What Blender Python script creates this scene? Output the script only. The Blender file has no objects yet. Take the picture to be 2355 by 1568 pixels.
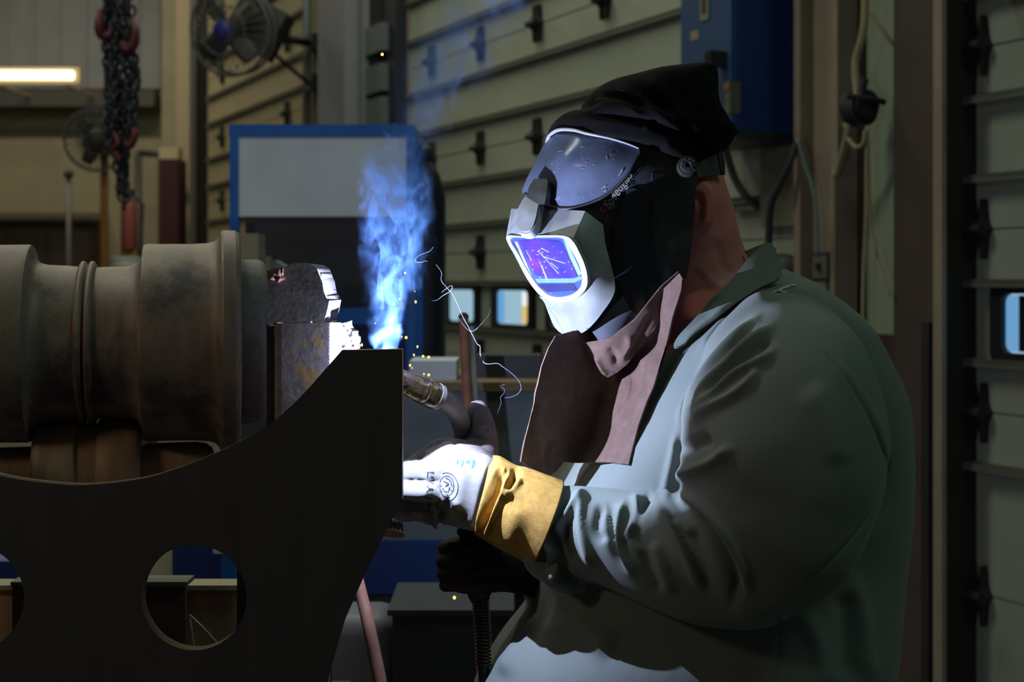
import bpy, bmesh, math, random
import numpy as np
from mathutils import Vector, Matrix, noise, geometry
from mathutils.bvhtree import BVHTree

random.seed(7)
SC = bpy.context.scene
COL = SC.collection
F = 2355 * 50 / 36.0          # focal length in pixels of the 2355 px wide frame
CX, HY, CZ = 1177.5, 650.0, 1.55
PI = math.pi


def P(px, py, Y):
    return Vector(((px - CX) / F * Y, Y, CZ - (py - HY) / F * Y))


# ------------------------------------------------------------------ materials
def new_mat(name):
    m = bpy.data.materials.new(name)
    m.use_nodes = True
    nt = m.node_tree
    nt.nodes.clear()
    return m, nt, nt.nodes, nt.links


def mat(name, col, rough=0.6, metal=0.0, col2=None, nscale=12.0, nlo=0.4, nhi=0.65, detail=4.0, stretch=None,
        bump=0.0, bscale=60.0, bdist=0.002, spec=0.5, sheen=0.0, spots=None, coat=0.0, rough2=None):
    """Principled material; col2 mixes in by noise, spots = (color, scale, threshold, softness)."""
    m, nt, N, L = new_mat(name)
    out = N.new('ShaderNodeOutputMaterial')
    b = N.new('ShaderNodeBsdfPrincipled')
    L.new(b.outputs[0], out.inputs[0])
    b.inputs['Base Color'].default_value = (*col, 1)
    b.inputs['Roughness'].default_value = rough
    b.inputs['Metallic'].default_value = metal
    b.inputs['Specular IOR Level'].default_value = spec
    if sheen:
        b.inputs['Sheen Weight'].default_value = sheen
        b.inputs['Sheen Roughness'].default_value = 0.5
    if coat:
        b.inputs['Coat Weight'].default_value = coat
    tc = N.new('ShaderNodeTexCoord')
    src = tc.outputs['Object']
    if stretch:
        mp = N.new('ShaderNodeMapping')
        mp.inputs['Scale'].default_value = stretch
        L.new(src, mp.inputs[0])
        src = mp.outputs[0]
    last = None
    if col2:
        n = N.new('ShaderNodeTexNoise')
        n.inputs['Scale'].default_value = nscale
        n.inputs['Detail'].default_value = detail
        n.inputs['Roughness'].default_value = 0.62
        L.new(src, n.inputs['Vector'])
        r = N.new('ShaderNodeValToRGB')
        r.color_ramp.elements[0].position = nlo
        r.color_ramp.elements[1].position = nhi
        r.color_ramp.elements[0].color = (*col, 1)
        r.color_ramp.elements[1].color = (*col2, 1)
        L.new(n.outputs['Fac'], r.inputs[0])
        last = r.outputs[0]
        if rough2 is not None:
            mr = N.new('ShaderNodeMapRange')
            mr.inputs[1].default_value = nlo; mr.inputs[2].default_value = nhi
            mr.inputs[3].default_value = rough; mr.inputs[4].default_value = rough2
            L.new(n.outputs['Fac'], mr.inputs[0]); L.new(mr.outputs[0], b.inputs['Roughness'])
    if spots:
        sc, ss, th, so = spots
        n2 = N.new('ShaderNodeTexNoise')
        n2.inputs['Scale'].default_value = ss
        n2.inputs['Detail'].default_value = 6
        n2.inputs['Roughness'].default_value = 0.7
        L.new(tc.outputs['Object'], n2.inputs['Vector'])
        mr = N.new('ShaderNodeMapRange')
        mr.inputs[1].default_value = th; mr.inputs[2].default_value = th + so
        L.new(n2.outputs['Fac'], mr.inputs[0])
        mx = N.new('ShaderNodeMix'); mx.data_type = 'RGBA'
        L.new(mr.outputs[0], mx.inputs[0])
        if last:
            L.new(last, mx.inputs[6])
        else:
            mx.inputs[6].default_value = (*col, 1)
        mx.inputs[7].default_value = (*sc, 1)
        last = mx.outputs[2]
    if last:
        L.new(last, b.inputs['Base Color'])
    if bump:
        n3 = N.new('ShaderNodeTexNoise')
        n3.inputs['Scale'].default_value = bscale
        n3.inputs['Detail'].default_value = 5
        L.new(src, n3.inputs['Vector'])
        bp = N.new('ShaderNodeBump')
        bp.inputs['Strength'].default_value = bump
        bp.inputs['Distance'].default_value = bdist
        L.new(n3.outputs['Fac'], bp.inputs['Height'])
        L.new(bp.outputs[0], b.inputs['Normal'])
    return m


def emit(name, col, s):
    m, nt, N, L = new_mat(name)
    out = N.new('ShaderNodeOutputMaterial')
    e = N.new('ShaderNodeEmission')
    e.inputs[0].default_value = (*col, 1)
    e.inputs[1].default_value = s
    L.new(e.outputs[0], out.inputs[0])
    return m


def clear_mat(name, tint, fac, rough=0.15, haze=(0.5, 0.55, 0.7), hazefac=0.15):
    """see-through plastic: transparent tint + a little diffuse haze + gloss"""
    m, nt, N, L = new_mat(name)
    out = N.new('ShaderNodeOutputMaterial')
    t = N.new('ShaderNodeBsdfTransparent'); t.inputs[0].default_value = (*tint, 1)
    d = N.new('ShaderNodeBsdfDiffuse'); d.inputs[0].default_value = (*haze, 1)
    g = N.new('ShaderNodeBsdfGlossy'); g.inputs[0].default_value = (1, 1, 1, 1); g.inputs[1].default_value = rough
    # scratches make the haze uneven
    tc = N.new('ShaderNodeTexCoord')
    n = N.new('ShaderNodeTexNoise'); n.inputs['Scale'].default_value = 45; n.inputs['Detail'].default_value = 8
    L.new(tc.outputs['Object'], n.inputs['Vector'])
    mr = N.new('ShaderNodeMapRange')
    mr.inputs[1].default_value = 0.35; mr.inputs[2].default_value = 0.75
    mr.inputs[3].default_value = hazefac * 0.85; mr.inputs[4].default_value = min(1, hazefac * 1.15)
    L.new(n.outputs['Fac'], mr.inputs[0])
    m1 = N.new('ShaderNodeMixShader'); L.new(mr.outputs[0], m1.inputs[0])
    L.new(t.outputs[0], m1.inputs[1]); L.new(d.outputs[0], m1.inputs[2])
    fr = N.new('ShaderNodeFresnel'); fr.inputs[0].default_value = 1.45
    ml = N.new('ShaderNodeMath'); ml.operation = 'MULTIPLY'; ml.inputs[1].default_value = fac
    L.new(fr.outputs[0], ml.inputs[0])
    m2 = N.new('ShaderNodeMixShader'); L.new(ml.outputs[0], m2.inputs[0])
    L.new(m1.outputs[0], m2.inputs[1]); L.new(g.outputs[0], m2.inputs[2])
    L.new(m2.outputs[0], out.inputs[0])
    return m


M = {}
def build_materials():
    M['jacket'] = mat('jacket_cotton', (0.158, 0.180, 0.172), 0.9, col2=(0.178, 0.192, 0.18), nscale=5, sheen=0.12, bump=0.35, bscale=900, bdist=0.0006, spec=0.15)
    M['leather'] = mat('bib_leather', (0.112, 0.062, 0.052), 0.85, col2=(0.145, 0.085, 0.072), nscale=60, sheen=0.15, bump=0.4, bscale=700, bdist=0.0006, spec=0.2)
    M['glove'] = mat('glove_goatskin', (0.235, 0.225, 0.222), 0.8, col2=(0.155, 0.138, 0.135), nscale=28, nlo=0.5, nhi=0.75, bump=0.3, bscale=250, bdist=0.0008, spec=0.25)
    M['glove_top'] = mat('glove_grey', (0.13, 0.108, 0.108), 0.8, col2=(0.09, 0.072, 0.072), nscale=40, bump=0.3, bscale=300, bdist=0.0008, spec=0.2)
    M['cuff'] = mat('cuff_suede', (0.39, 0.23, 0.060), 0.9, col2=(0.30, 0.165, 0.044), nscale=120, bump=0.5, bscale=600, bdist=0.0008, spec=0.1,
                    spots=((0.08, 0.06, 0.05), 110, 0.70, 0.02))
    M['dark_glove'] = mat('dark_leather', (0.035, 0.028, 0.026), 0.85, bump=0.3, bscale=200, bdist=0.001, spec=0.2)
    M['hood'] = mat('hood_cloth', (0.0065, 0.006, 0.0062), 0.95, sheen=0.0, bump=0.4, bscale=500, bdist=0.0008, spec=0.1)
    M['shell'] = mat('black_plastic', (0.026, 0.027, 0.034), 0.42, bump=0.08, bscale=400, bdist=0.0004, spec=0.4,
                     col2=(0.033, 0.034, 0.042), nscale=30)
    M['shell_oval'] = mat('dark_blue_plastic', (0.014, 0.017, 0.028), 0.45, spec=0.4)
    M['silver'] = mat('worn_silver_plastic', (0.27, 0.27, 0.29), 0.45, metal=0.0, col2=(0.20, 0.20, 0.222), nscale=18, spec=0.5,
                      spots=((0.05, 0.05, 0.06), 90, 0.665, 0.015), bump=0.06, bscale=120, bdist=0.0006)
    M['rim'] = mat('pale_rim_plastic', (0.27, 0.27, 0.30), 0.45)
    M['trim'] = mat('lilac_trim', (0.42, 0.42, 0.52), 0.45)
    M['lensbase'] = mat('pale_blue_lens_frame', (0.07, 0.13, 0.62), 0.2, spec=0.5)  # arc's blue reflection is put into the lens base colours, over the violet coating
    M['lens'] = mat('violet_filter_glass', (0.035, 0.02, 0.30), 0.12, col2=(0.15, 0.02, 0.28), nscale=22, spec=0.8, coat=0.6,
                    spots=((0.5, 0.5, 0.8), 140, 0.70, 0.01))
    M['lensbar'] = mat('lens_bar', (0.02, 0.02, 0.09), 0.3)
    M['pane'] = clear_mat('clear_cover_lens', (0.92, 0.94, 1.0), 0.5, 0.08, (0.5, 0.5, 0.9), 0.02)
    M['visor'] = clear_mat('smoky_visor', (0.45, 0.48, 0.55), 0.5, 0.2, (0.22, 0.25, 0.38), 0.36)
    M['letter'] = mat('grey_print', (0.24, 0.23, 0.20), 0.6)
    M['letter_red'] = mat('red_print', (0.32, 0.06, 0.07), 0.6)
    M['ink'] = mat('navy_print', (0.03, 0.035, 0.06), 0.7)
    M['inkblue'] = mat('blue_pen', (0.02, 0.16, 0.5), 0.7)
    M['knob'] = mat('knob_plastic', (0.03, 0.027, 0.025), 0.5)
    M['strap'] = mat('grey_strap', (0.09, 0.09, 0.095), 0.5)
    M['skin'] = mat('skin', (0.60, 0.155, 0.15), 0.55, col2=(0.66, 0.22, 0.20), nscale=14, bump=0.15, bscale=220, bdist=0.001)
    M['skin'].node_tree.nodes['Principled BSDF'].inputs['Subsurface Weight'].default_value = 0.0
    M['trousers'] = mat('denim', (0.03, 0.035, 0.05), 0.9)
    M['boot'] = mat('boot_leather', (0.05, 0.03, 0.02), 0.6)
    M['plate'] = mat('mill_steel', (0.042, 0.035, 0.043), 0.7, metal=0.0, col2=(0.056, 0.048, 0.052), nscale=7, nlo=0.35, nhi=0.75, stretch=(3, 3, 0.7),
                     rough2=0.7, bump=0.08, bscale=60)
    M['cut'] = mat('flame_cut_edge', (0.15, 0.095, 0.06), 0.5, metal=0.4, bump=0.2, bscale=300, bdist=0.0005)
    M['steel'] = mat('brown_machined_steel', (0.27, 0.195, 0.15), 0.55, metal=0.25, col2=(0.18, 0.13, 0.11), nscale=9, nlo=0.35, nhi=0.7, stretch=(4, 1, 1), bump=0.12, bscale=120, bdist=0.001, spots=((0.10, 0.078, 0.078), 9, .52, .12))
    M['steel2'] = mat('grey_cast_steel', (0.23, 0.19, 0.19), 0.65, metal=0.2, col2=(0.16, 0.13, 0.13), nscale=30, bump=0.6, bscale=190, bdist=0.0016)
    M['lowsteel'] = mat('tan_steel', (0.40, 0.26, 0.14), 0.55, metal=0.15, col2=(0.29, 0.18, 0.11), nscale=8, stretch=(5, 1, 0.6), bump=0.1, bscale=100)
    M['block'] = mat('scaled_block_steel', (0.23, 0.185, 0.20), 0.7, metal=0.0, col2=(0.15, 0.12, 0.13), nscale=60,
                     spots=((0.30, 0.19, 0.09), 17, 0.56, 0.03), bump=0.04, bscale=160, bdist=0.001)
    M['block2'] = mat('dark_block_steel', (0.17, 0.15, 0.16), 0.75, metal=0.0, col2=(0.11, 0.095, 0.10), nscale=50,
                      spots=((0.18, 0.08, 0.04), 20, 0.66, 0.05), bump=0.05, bscale=140, bdist=0.001)
    M['slag'] = mat('pale_slag', (0.44, 0.43, 0.44), 0.8, col2=(0.28, 0.25, 0.27), nscale=120, bump=0.8, bscale=300, bdist=0.0015)
    M['brass'] = mat('spattered_brass', (0.36, 0.24, 0.10), 0.24, metal=1.0, col2=(0.24, 0.18, 0.15), nscale=40, spots=((0.07, 0.05, 0.045), 90, 0.56, 0.04), bump=0.5, bscale=150)
    M['neck'] = mat('grey_torch_neck', (0.17, 0.155, 0.155), 0.5, metal=0.4, col2=(0.13, 0.12, 0.12), nscale=30)
    M['rubber'] = mat('black_rubber', (0.016, 0.015, 0.016), 0.6)
    M['hose'] = mat('copper_brown_hose', (0.19, 0.085, 0.055), 0.5, col2=(0.14, 0.064, 0.045), nscale=40)
    M['rod'] = mat('rusty_rod', (0.20, 0.07, 0.04), 0.6, col2=(0.14, 0.05, 0.03), nscale=30)
    M['wood'] = mat('hammer_wood', (0.40, 0.25, 0.14), 0.6, col2=(0.30, 0.17, 0.09), nscale=20, stretch=(1, 6, 6))
    M['board'] = mat('bench_board', (0.25, 0.16, 0.08), 0.7, col2=(0.18, 0.11, 0.06), nscale=6, stretch=(1, 8, 8))
    M['blue'] = mat('blue_paint', (0.004, 0.12, 0.50), 0.5, col2=(0.004, 0.09, 0.40), nscale=6)
    M['navy'] = mat('navy_paint', (0.006, 0.03, 0.19), 0.5)
    M['bluebox'] = mat('cabinet_blue', (0.012, 0.045, 0.20), 0.5, col2=(0.010, 0.038, 0.17), nscale=4)
    M['bluefront'] = mat('cabinet_blue_front', (0.03, 0.075, 0.17), 0.5, spec=0.4)
    M['whitepanel'] = mat('pale_panel', (0.66, 0.69, 0.80), 0.6, col2=(0.58, 0.61, 0.72), nscale=3)
    M['greypanel'] = mat('grey_panel', (0.17, 0.20, 0.22), 0.55, col2=(0.14, 0.16, 0.18), nscale=4)
    M['darkpanel'] = mat('dark_panel', (0.035, 0.034, 0.036), 0.5)
    M['door'] = mat('door_cream', (0.37, 0.39, 0.30), 0.45, col2=(0.31, 0.335, 0.255), nscale=1.5, nlo=0.35, nhi=0.7, spots=((0.40, 0.30, 0.22), 1.3, 0.60, 0.12))
    M['doorfar'] = mat('door_cream_far', (0.38, 0.34, 0.21), 0.5, col2=(0.33, 0.29, 0.18), nscale=1.5)
    M['strut'] = mat('strut_steel', (0.15, 0.15, 0.115), 0.5, metal=0.2)
    M['hinge'] = mat('hinge_black', (0.018, 0.017, 0.018), 0.6)
    M['gasket'] = mat('gasket_black', (0.008, 0.008, 0.01), 0.6)
    M['day'] = emit('daylight_pane', (0.42, 0.66, 0.80), 0.75)
    M['day2'] = emit('daylight_pane_warm', (0.85, 0.62, 0.22), 0.85)
    M['day3'] = emit('daylight_pane_blue', (0.16, 0.42, 0.80), 0.85)
    M['wall'] = mat('painted_wall', (0.36, 0.33, 0.22), 0.8, col2=(0.31, 0.28, 0.19), nscale=2)
    M['wallgrey'] = mat('grey_cladding', (0.30, 0.31, 0.33), 0.7, col2=(0.26, 0.27, 0.30), nscale=2)
    M['cream'] = mat('cream_column', (0.30, 0.235, 0.165), 0.6, col2=(0.25, 0.19, 0.135), nscale=4)
    M['greencream'] = mat('pale_green_strip', (0.33, 0.37, 0.25), 0.6)
    M['brown'] = mat('brown_column', (0.075, 0.048, 0.036), 0.65, col2=(0.06, 0.038, 0.03), nscale=5)
    M['darkbrown'] = mat('dark_steel', (0.02, 0.015, 0.013), 0.7)
    M['greycol'] = mat('grey_column', (0.20, 0.20, 0.23), 0.6)
    M['conduit'] = mat('galvanised_conduit', (0.17, 0.20, 0.19), 0.45, metal=0.4)
    M['cable'] = mat('grey_cable', (0.085, 0.075, 0.065), 0.6)
    M['rope'] = mat('tan_rope', (0.32, 0.26, 0.15), 0.9, bump=0.6, bscale=200)
    M['floor'] = mat('concrete', (0.13, 0.125, 0.12), 0.6, col2=(0.09, 0.085, 0.085), nscale=2, spots=((0.05, 0.05, 0.05), 3, 0.62, 0.1))
    M['ceil'] = mat('dark_ceiling', (0.10, 0.10, 0.10), 0.8)
    M['lamp'] = emit('tube_light', (1.0, 0.86, 0.55), 2.6)
    M['lampbody'] = mat('lamp_body', (0.5, 0.42, 0.26), 0.5)
    M['chain'] = mat('blackened_chain', (0.018, 0.019, 0.023), 0.55, metal=0.2, col2=(0.05, 0.05, 0.055), nscale=30)
    M['red'] = mat('red_paint', (0.11, 0.010, 0.016), 0.6)
    M['maroon'] = mat('maroon_paint', (0.045, 0.004, 0.008), 0.6)
    M['orange'] = mat('orange_paint', (0.28, 0.12, 0.025), 0.6)
    M['fan'] = mat('fan_dark', (0.03, 0.028, 0.026), 0.6)
    M['fangrey'] = mat('fan_grey', (0.075, 0.075, 0.075), 0.5)
    M['yellow'] = mat('yellow_green', (0.42, 0.42, 0.05), 0.6)
    M['outlet'] = mat('outlet_grey', (0.13, 0.12, 0.10), 0.5)
    M['white'] = mat('off_white', (0.5, 0.5, 0.48), 0.6)
    M['spark'] = emit('hot_spark', (1.0, 0.36, 0.10), 3.2)
    M['sparkwhite'] = emit('white_spark', (1.0, 0.72, 0.55), 16)
    M['arc'] = emit('weld_arc', (0.75, 0.85, 1.0), 60)


# ------------------------------------------------------------------ mesh helpers
LOC = {}


def link(o, parent=None):
    COL.objects.link(o)
    if parent is not None:
        o.parent = parent
        o.matrix_parent_inverse = Matrix.Translation(-LOC.get(parent.name, Vector((0, 0, 0))))
        LOC[o.name] = LOC.get(parent.name, Vector((0, 0, 0)))
    return o


def obj(name, V, Fc, m, parent=None, smooth=True, auto=None):
    me = bpy.data.meshes.new(name)
    me.from_pydata([tuple(v) for v in V], [], [tuple(f) for f in Fc])
    me.update()
    me.materials.append(m)
    if smooth:
        me.polygons.foreach_set('use_smooth', [True] * len(me.polygons))
    o = bpy.data.objects.new(name, me)
    link(o, parent)
    if auto is not None:
        me.set_sharp_from_angle(angle=math.radians(auto))
    return o


def thing(name, label, cat, loc=(0, 0, 0), group=None):
    o = bpy.data.objects.new(name, None)
    o.empty_display_size = 0.05
    COL.objects.link(o)
    o.location = loc
    LOC[o.name] = Vector(loc)
    tag(o, label, cat, group)
    return o


def tag(o, label, cat, group=None, kind=None):
    o['label'] = label
    o['category'] = cat
    if group: o['group'] = group
    if kind: o['kind'] = kind
    return o


def struct(o):
    o['kind'] = 'structure'
    return o


class MB:
    """collects simple solids into one mesh"""
    def __init__(s): s.v, s.f = [], []
    def add(s, V, Fc):
        k = len(s.v)
        s.v += [Vector(v) for v in V]
        s.f += [tuple(i + k for i in f) for f in Fc]
        return s
    def box(s, c, dx, dy, dz, R=None):
        c = Vector(c); V = []
        for x in (-1, 1):
            for y in (-1, 1):
                for z in (-1, 1):
                    p = Vector((x * dx / 2, y * dy / 2, z * dz / 2))
                    if R is not None: p = R @ p
                    V.append(c + p)
        return s.add(V, [(0, 1, 3, 2), (4, 6, 7, 5), (0, 4, 5, 1), (2, 3, 7, 6), (0, 2, 6, 4), (1, 5, 7, 3)])
    def tube(s, pts, r, seg=16, cap=True):
        V, Fc = tube(pts, r, seg, cap)
        return s.add(V, Fc)
    def sphere(s, c, r, seg=16, rings=10, sc=(1, 1, 1)):
        c = Vector(c); V = []; Fc = []
        for i in range(rings + 1):
            t = PI * i / rings
            for j in range(seg):
                a = 2 * PI * j / seg
                V.append(c + Vector((r * sc[0] * math.sin(t) * math.cos(a), r * sc[1] * math.sin(t) * math.sin(a), r * sc[2] * math.cos(t))))
        for i in range(rings):
            for j in range(seg):
                Fc.append((i * seg + j, i * seg + (j + 1) % seg, (i + 1) * seg + (j + 1) % seg, (i + 1) * seg + j))
        return s.add(V, Fc)
    def obj(s, name, m, parent=None, smooth=False, auto=None):
        return obj(name, s.v, s.f, m, parent, smooth, auto)


def catmull(pts, n):
    """resample a list of equal-length tuples to n samples along a Catmull-Rom spline"""
    A = np.array(pts, float)
    k = len(A)
    if k < 3:
        t = np.linspace(0, 1, n)[:, None]
        return A[0] * (1 - t) + A[-1] * t
    B = np.vstack([2 * A[0] - A[1], A, 2 * A[-1] - A[-2]])
    out = []
    for u in np.linspace(0, k - 1, n):
        i = min(int(u), k - 2); t = u - i
        p0, p1, p2, p3 = B[i], B[i + 1], B[i + 2], B[i + 3]
        out.append(0.5 * (2 * p1 + (p2 - p0) * t + (2 * p0 - 5 * p1 + 4 * p2 - p3) * t * t + (3 * p1 - p0 - 3 * p2 + p3) * t ** 3))
    return np.array(out)


def tube(pts, r, seg=16, cap=True):
    pts = [Vector(p) for p in pts]
    n = len(pts)
    if not hasattr(r, '__len__'): r = [r] * n
    V, Fc = [], []
    t0 = (pts[1] - pts[0]).normalized()
    up = Vector((0, 0, 1)) if abs(t0.z) < 0.9 else Vector((0, 1, 0))
    a = t0.cross(up).normalized()
    for i, p in enumerate(pts):
        t = (pts[min(i + 1, n - 1)] - pts[max(i - 1, 0)]).normalized()
        a = (a - t * a.dot(t)).normalized()
        b = t.cross(a)
        for j in range(seg):
            th = 2 * PI * j / seg
            V.append(p + (a * math.cos(th) + b * math.sin(th)) * r[i])
    for i in range(n - 1):
        for j in range(seg):
            Fc.append((i * seg + j, i * seg + (j + 1) % seg, (i + 1) * seg + (j + 1) % seg, (i + 1) * seg + j))
    if cap:
        Fc.append(tuple(range(seg - 1, -1, -1)))
        Fc.append(tuple((n - 1) * seg + j for j in range(seg)))
    return V, Fc


def ptube(pts, n, seg=16, cap=True):
    """tube from pixel stations (px, py, Y, radius in px), smoothed"""
    A = catmull(pts, n)
    return tube([P(a[0], a[1], a[2]) for a in A], [max(0.0002, a[3] * a[2] / F) for a in A], seg, cap)


def loft(rings, n=60, seg=56, cap=True, e=2.0):
    """rings: (lx, ly, rx, ry, Y, depth radius): silhouette points of each cross-section and its depth"""
    A = catmull(rings, n)
    V, Fc = [], []
    for lx, ly, rx, ry, Y, rd in A:
        l, r = P(lx, ly, Y), P(rx, ry, Y)
        c, a = (l + r) / 2, (r - l) / 2
        for j in range(seg):
            th = 2 * PI * j / seg
            cs, sn = math.cos(th), math.sin(th)
            cs = math.copysign(abs(cs) ** (2 / e), cs); sn = math.copysign(abs(sn) ** (2 / e), sn)
            V.append(c + a * cs + Vector((0, rd * sn, 0)))
    m = len(A)
    for i in range(m - 1):
        for j in range(seg):
            Fc.append((i * seg + j, i * seg + (j + 1) % seg, (i + 1) * seg + (j + 1) % seg, (i + 1) * seg + j))
    if cap:
        Fc.append(tuple(range(seg - 1, -1, -1)))
        Fc.append(tuple((m - 1) * seg + j for j in range(seg)))
    return V, Fc


def lathe(profile, origin, axis, seg=96, cap=True):
    """profile: (distance along axis, radius)"""
    axis = Vector(axis).normalized(); o = Vector(origin)
    u = axis.cross(Vector((0, 0, 1)) if abs(axis.z) < .95 else Vector((0, 1, 0))).normalized(); w = u.cross(axis)
    V, Fc = [], []
    for d, r in profile:
        for j in range(seg):
            th = 2 * PI * j / seg
            V.append(o + axis * d + (u * math.cos(th) + w * math.sin(th)) * r)
    m = len(profile)
    for i in range(m - 1):
        for j in range(seg):
            Fc.append((i * seg + j, i * seg + (j + 1) % seg, (i + 1) * seg + (j + 1) % seg, (i + 1) * seg + j))
    if cap:
        Fc.append(tuple(range(seg - 1, -1, -1)))
        Fc.append(tuple((m - 1) * seg + j for j in range(seg)))
    return V, Fc


def evaluated(V, Fc, mods):
    """mesh arrays after a list of (type, {settings}) modifiers"""
    me = bpy.data.meshes.new('tmp'); me.from_pydata([tuple(v) for v in V], [], [tuple(f) for f in Fc]); me.update()
    bm = bmesh.new(); bm.from_mesh(me); bmesh.ops.recalc_face_normals(bm, faces=bm.faces); bm.to_mesh(me); bm.free()
    o = bpy.data.objects.new('tmp', me); COL.objects.link(o)
    for t, kw in mods:
        md = o.modifiers.new(t, t)
        for k, v in kw.items(): setattr(md, k, v)
    dg = bpy.context.evaluated_depsgraph_get()
    ev = bpy.data.meshes.new_from_object(o.evaluated_get(dg))
    n = len(ev.vertices)
    co = np.empty(n * 3); ev.vertices.foreach_get('co', co); co = co.reshape(-1, 3)
    fs = [tuple(p.vertices) for p in ev.polygons]
    bpy.data.objects.remove(o); bpy.data.meshes.remove(me); bpy.data.meshes.remove(ev)
    return co, fs


def union(parts, voxel, smooth=4, fac=0.5):
    V, Fc = [], []
    for v, f in parts:
        k = len(V); V += list(v); Fc += [tuple(i + k for i in x) for x in f]
    return evaluated(V, Fc, [('REMESH', dict(mode='VOXEL', voxel_size=voxel)), ('SMOOTH', dict(factor=fac, iterations=smooth))])


def normals(V, Fc):
    V = np.asarray(V, float)
    N = np.zeros_like(V)
    q = [f for f in Fc if len(f) == 4]; t = [f for f in Fc if len(f) == 3]
    for fs in (q, t):
        if not fs: continue
        A = np.array(fs)
        n = np.cross(V[A[:, 1]] - V[A[:, 0]], V[A[:, 2]] - V[A[:, 0]])
        if A.shape[1] == 4:
            n = n + np.cross(V[A[:, 2]] - V[A[:, 0]], V[A[:, 3]] - V[A[:, 0]])
        for c in range(A.shape[1]):
            np.add.at(N, A[:, c], n)
    return N / np.maximum(np.linalg.norm(N, axis=1)[:, None], 1e-12)


def to_px(V):
    V = np.asarray(V, float)
    return CX + F * V[:, 0] / V[:, 1], HY - F * (V[:, 2] - CZ) / V[:, 1]


def strokes(V, Fc, S, ymax=9.0):
    """real folds: each stroke (polyline, width px, height m[, kind]) raises or sinks the cloth along its normal"""
    V = np.array(V, float); N = normals(V, Fc)
    X, Yp = to_px(V)
    front = np.clip((-N[:, 1] + 0.35) / 0.5, 0, 1) * (V[:, 1] < ymax)
    D = np.zeros(len(V))
    for st in S:
        pl, w, h = np.array(catmull(st[0], max(12, 5 * len(st[0])))), st[1], st[2]
        kind = st[3] if len(st) > 3 else 'g'
        lo, hi = pl.min(0) - 3.2 * w, pl.max(0) + 3.2 * w
        idx = np.where((X > lo[0]) & (X < hi[0]) & (Yp > lo[1]) & (Yp < hi[1]) & (front > 0))[0]
        if len(idx) == 0: continue
        p = np.stack([X[idx], Yp[idx]], 1)
        best = np.full(len(idx), 1e9); tt = np.zeros(len(idx)); sg = np.zeros(len(idx))
        seg = np.linalg.norm(np.diff(pl, axis=0), axis=1); cum = np.concatenate([[0], np.cumsum(seg)])
        for i in range(len(pl) - 1):
            a, b = pl[i], pl[i + 1]; ab = b - a
            u = np.clip(((p - a) @ ab) / max(ab @ ab, 1e-9), 0, 1)
            q = p - (a + u[:, None] * ab)
            d = np.linalg.norm(q, axis=1)
            s = np.sign(ab[0] * q[:, 1] - ab[1] * q[:, 0])
            k = d < best
            best[k] = d[k]; tt[k] = (cum[i] + u[k] * seg[i]) / cum[-1]; sg[k] = s[k]
        tap = np.clip(np.minimum(tt, 1 - tt) / 0.22, 0, 1); tap = tap * tap * (3 - 2 * tap)
        x = best / w
        if kind == 'g': prof = np.exp(-x * x)
        elif kind == 's': prof = sg * x * np.exp(-x * x) * 2.3          # one side up, the other down: an overlapping fold
        else: prof = np.exp(-np.abs(x) * 1.6)                           # sharp crease or seam
        D[idx] += h * prof * tap * front[idx]
    return V + N * D[:, None], Fc


def wrinkle(V, Fc, amp, scale, stretch=(1, 1, 1)):
    V = np.array(V, float); N = normals(V, Fc)
    d = np.array([noise.noise((v[0] * scale * stretch[0], v[1] * scale * stretch[1], v[2] * scale * stretch[2])) for v in V])
    return V + N * (d * amp)[:, None], Fc


def tps(ctrl, shift=0.0):
    """thin-plate spline depth over pixel positions"""
    C = np.array(ctrl, float); C[:, 2] += shift; x = C[:, :2] / 300.0; n = len(C)
    r = np.linalg.norm(x[:, None] - x[None], axis=2)
    K = np.where(r > 0, r * r * np.log(r + 1e-12), 0) + np.eye(n) * 1e-4
    Pm = np.hstack([np.ones((n, 1)), x])
    A = np.zeros((n + 3, n + 3)); A[:n, :n] = K; A[:n, n:] = Pm; A[n:, :n] = Pm.T
    w = np.linalg.solve(A, np.concatenate([C[:, 2], np.zeros(3)]))
    def f(p):
        p = np.atleast_2d(np.asarray(p, float)) / 300.0
        r = np.linalg.norm(p[:, None] - x[None], axis=2)
        return np.where(r > 0, r * r * np.log(r + 1e-12), 0) @ w[:n] + w[n] + p @ w[n + 1:]
    return f


def inside(poly, p):
    x, y = p; c = False; j = len(poly) - 1
    for i in range(len(poly)):
        xi, yi = poly[i]; xj, yj = poly[j]
        if (yi > y) != (yj > y) and x < (xj - xi) * (y - yi) / (yj - yi) + xi: c = not c
        j = i
    return c


def closed_curve(pts, n):
    """smooth closed outline"""
    A = [tuple(p) for p in pts]
    ext = A[-2:] + A + A[:3]
    C = catmull(ext, (len(ext) - 1) * 12 + 1)
    C = C[24:24 + len(A) * 12]
    idx = np.linspace(0, len(C) - 1, n).astype(int) if n < len(C) else range(len(C))
    return [tuple(C[i]) for i in idx]


def dens(pts, step):
    out = []
    for i, a in enumerate(pts):
        b = pts[(i + 1) % len(pts)]
        k = max(1, int(math.hypot(b[0] - a[0], b[1] - a[1]) / step))
        for t in range(k): out.append((a[0] + (b[0] - a[0]) * t / k, a[1] + (b[1] - a[1]) * t / k))
    return out


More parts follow.
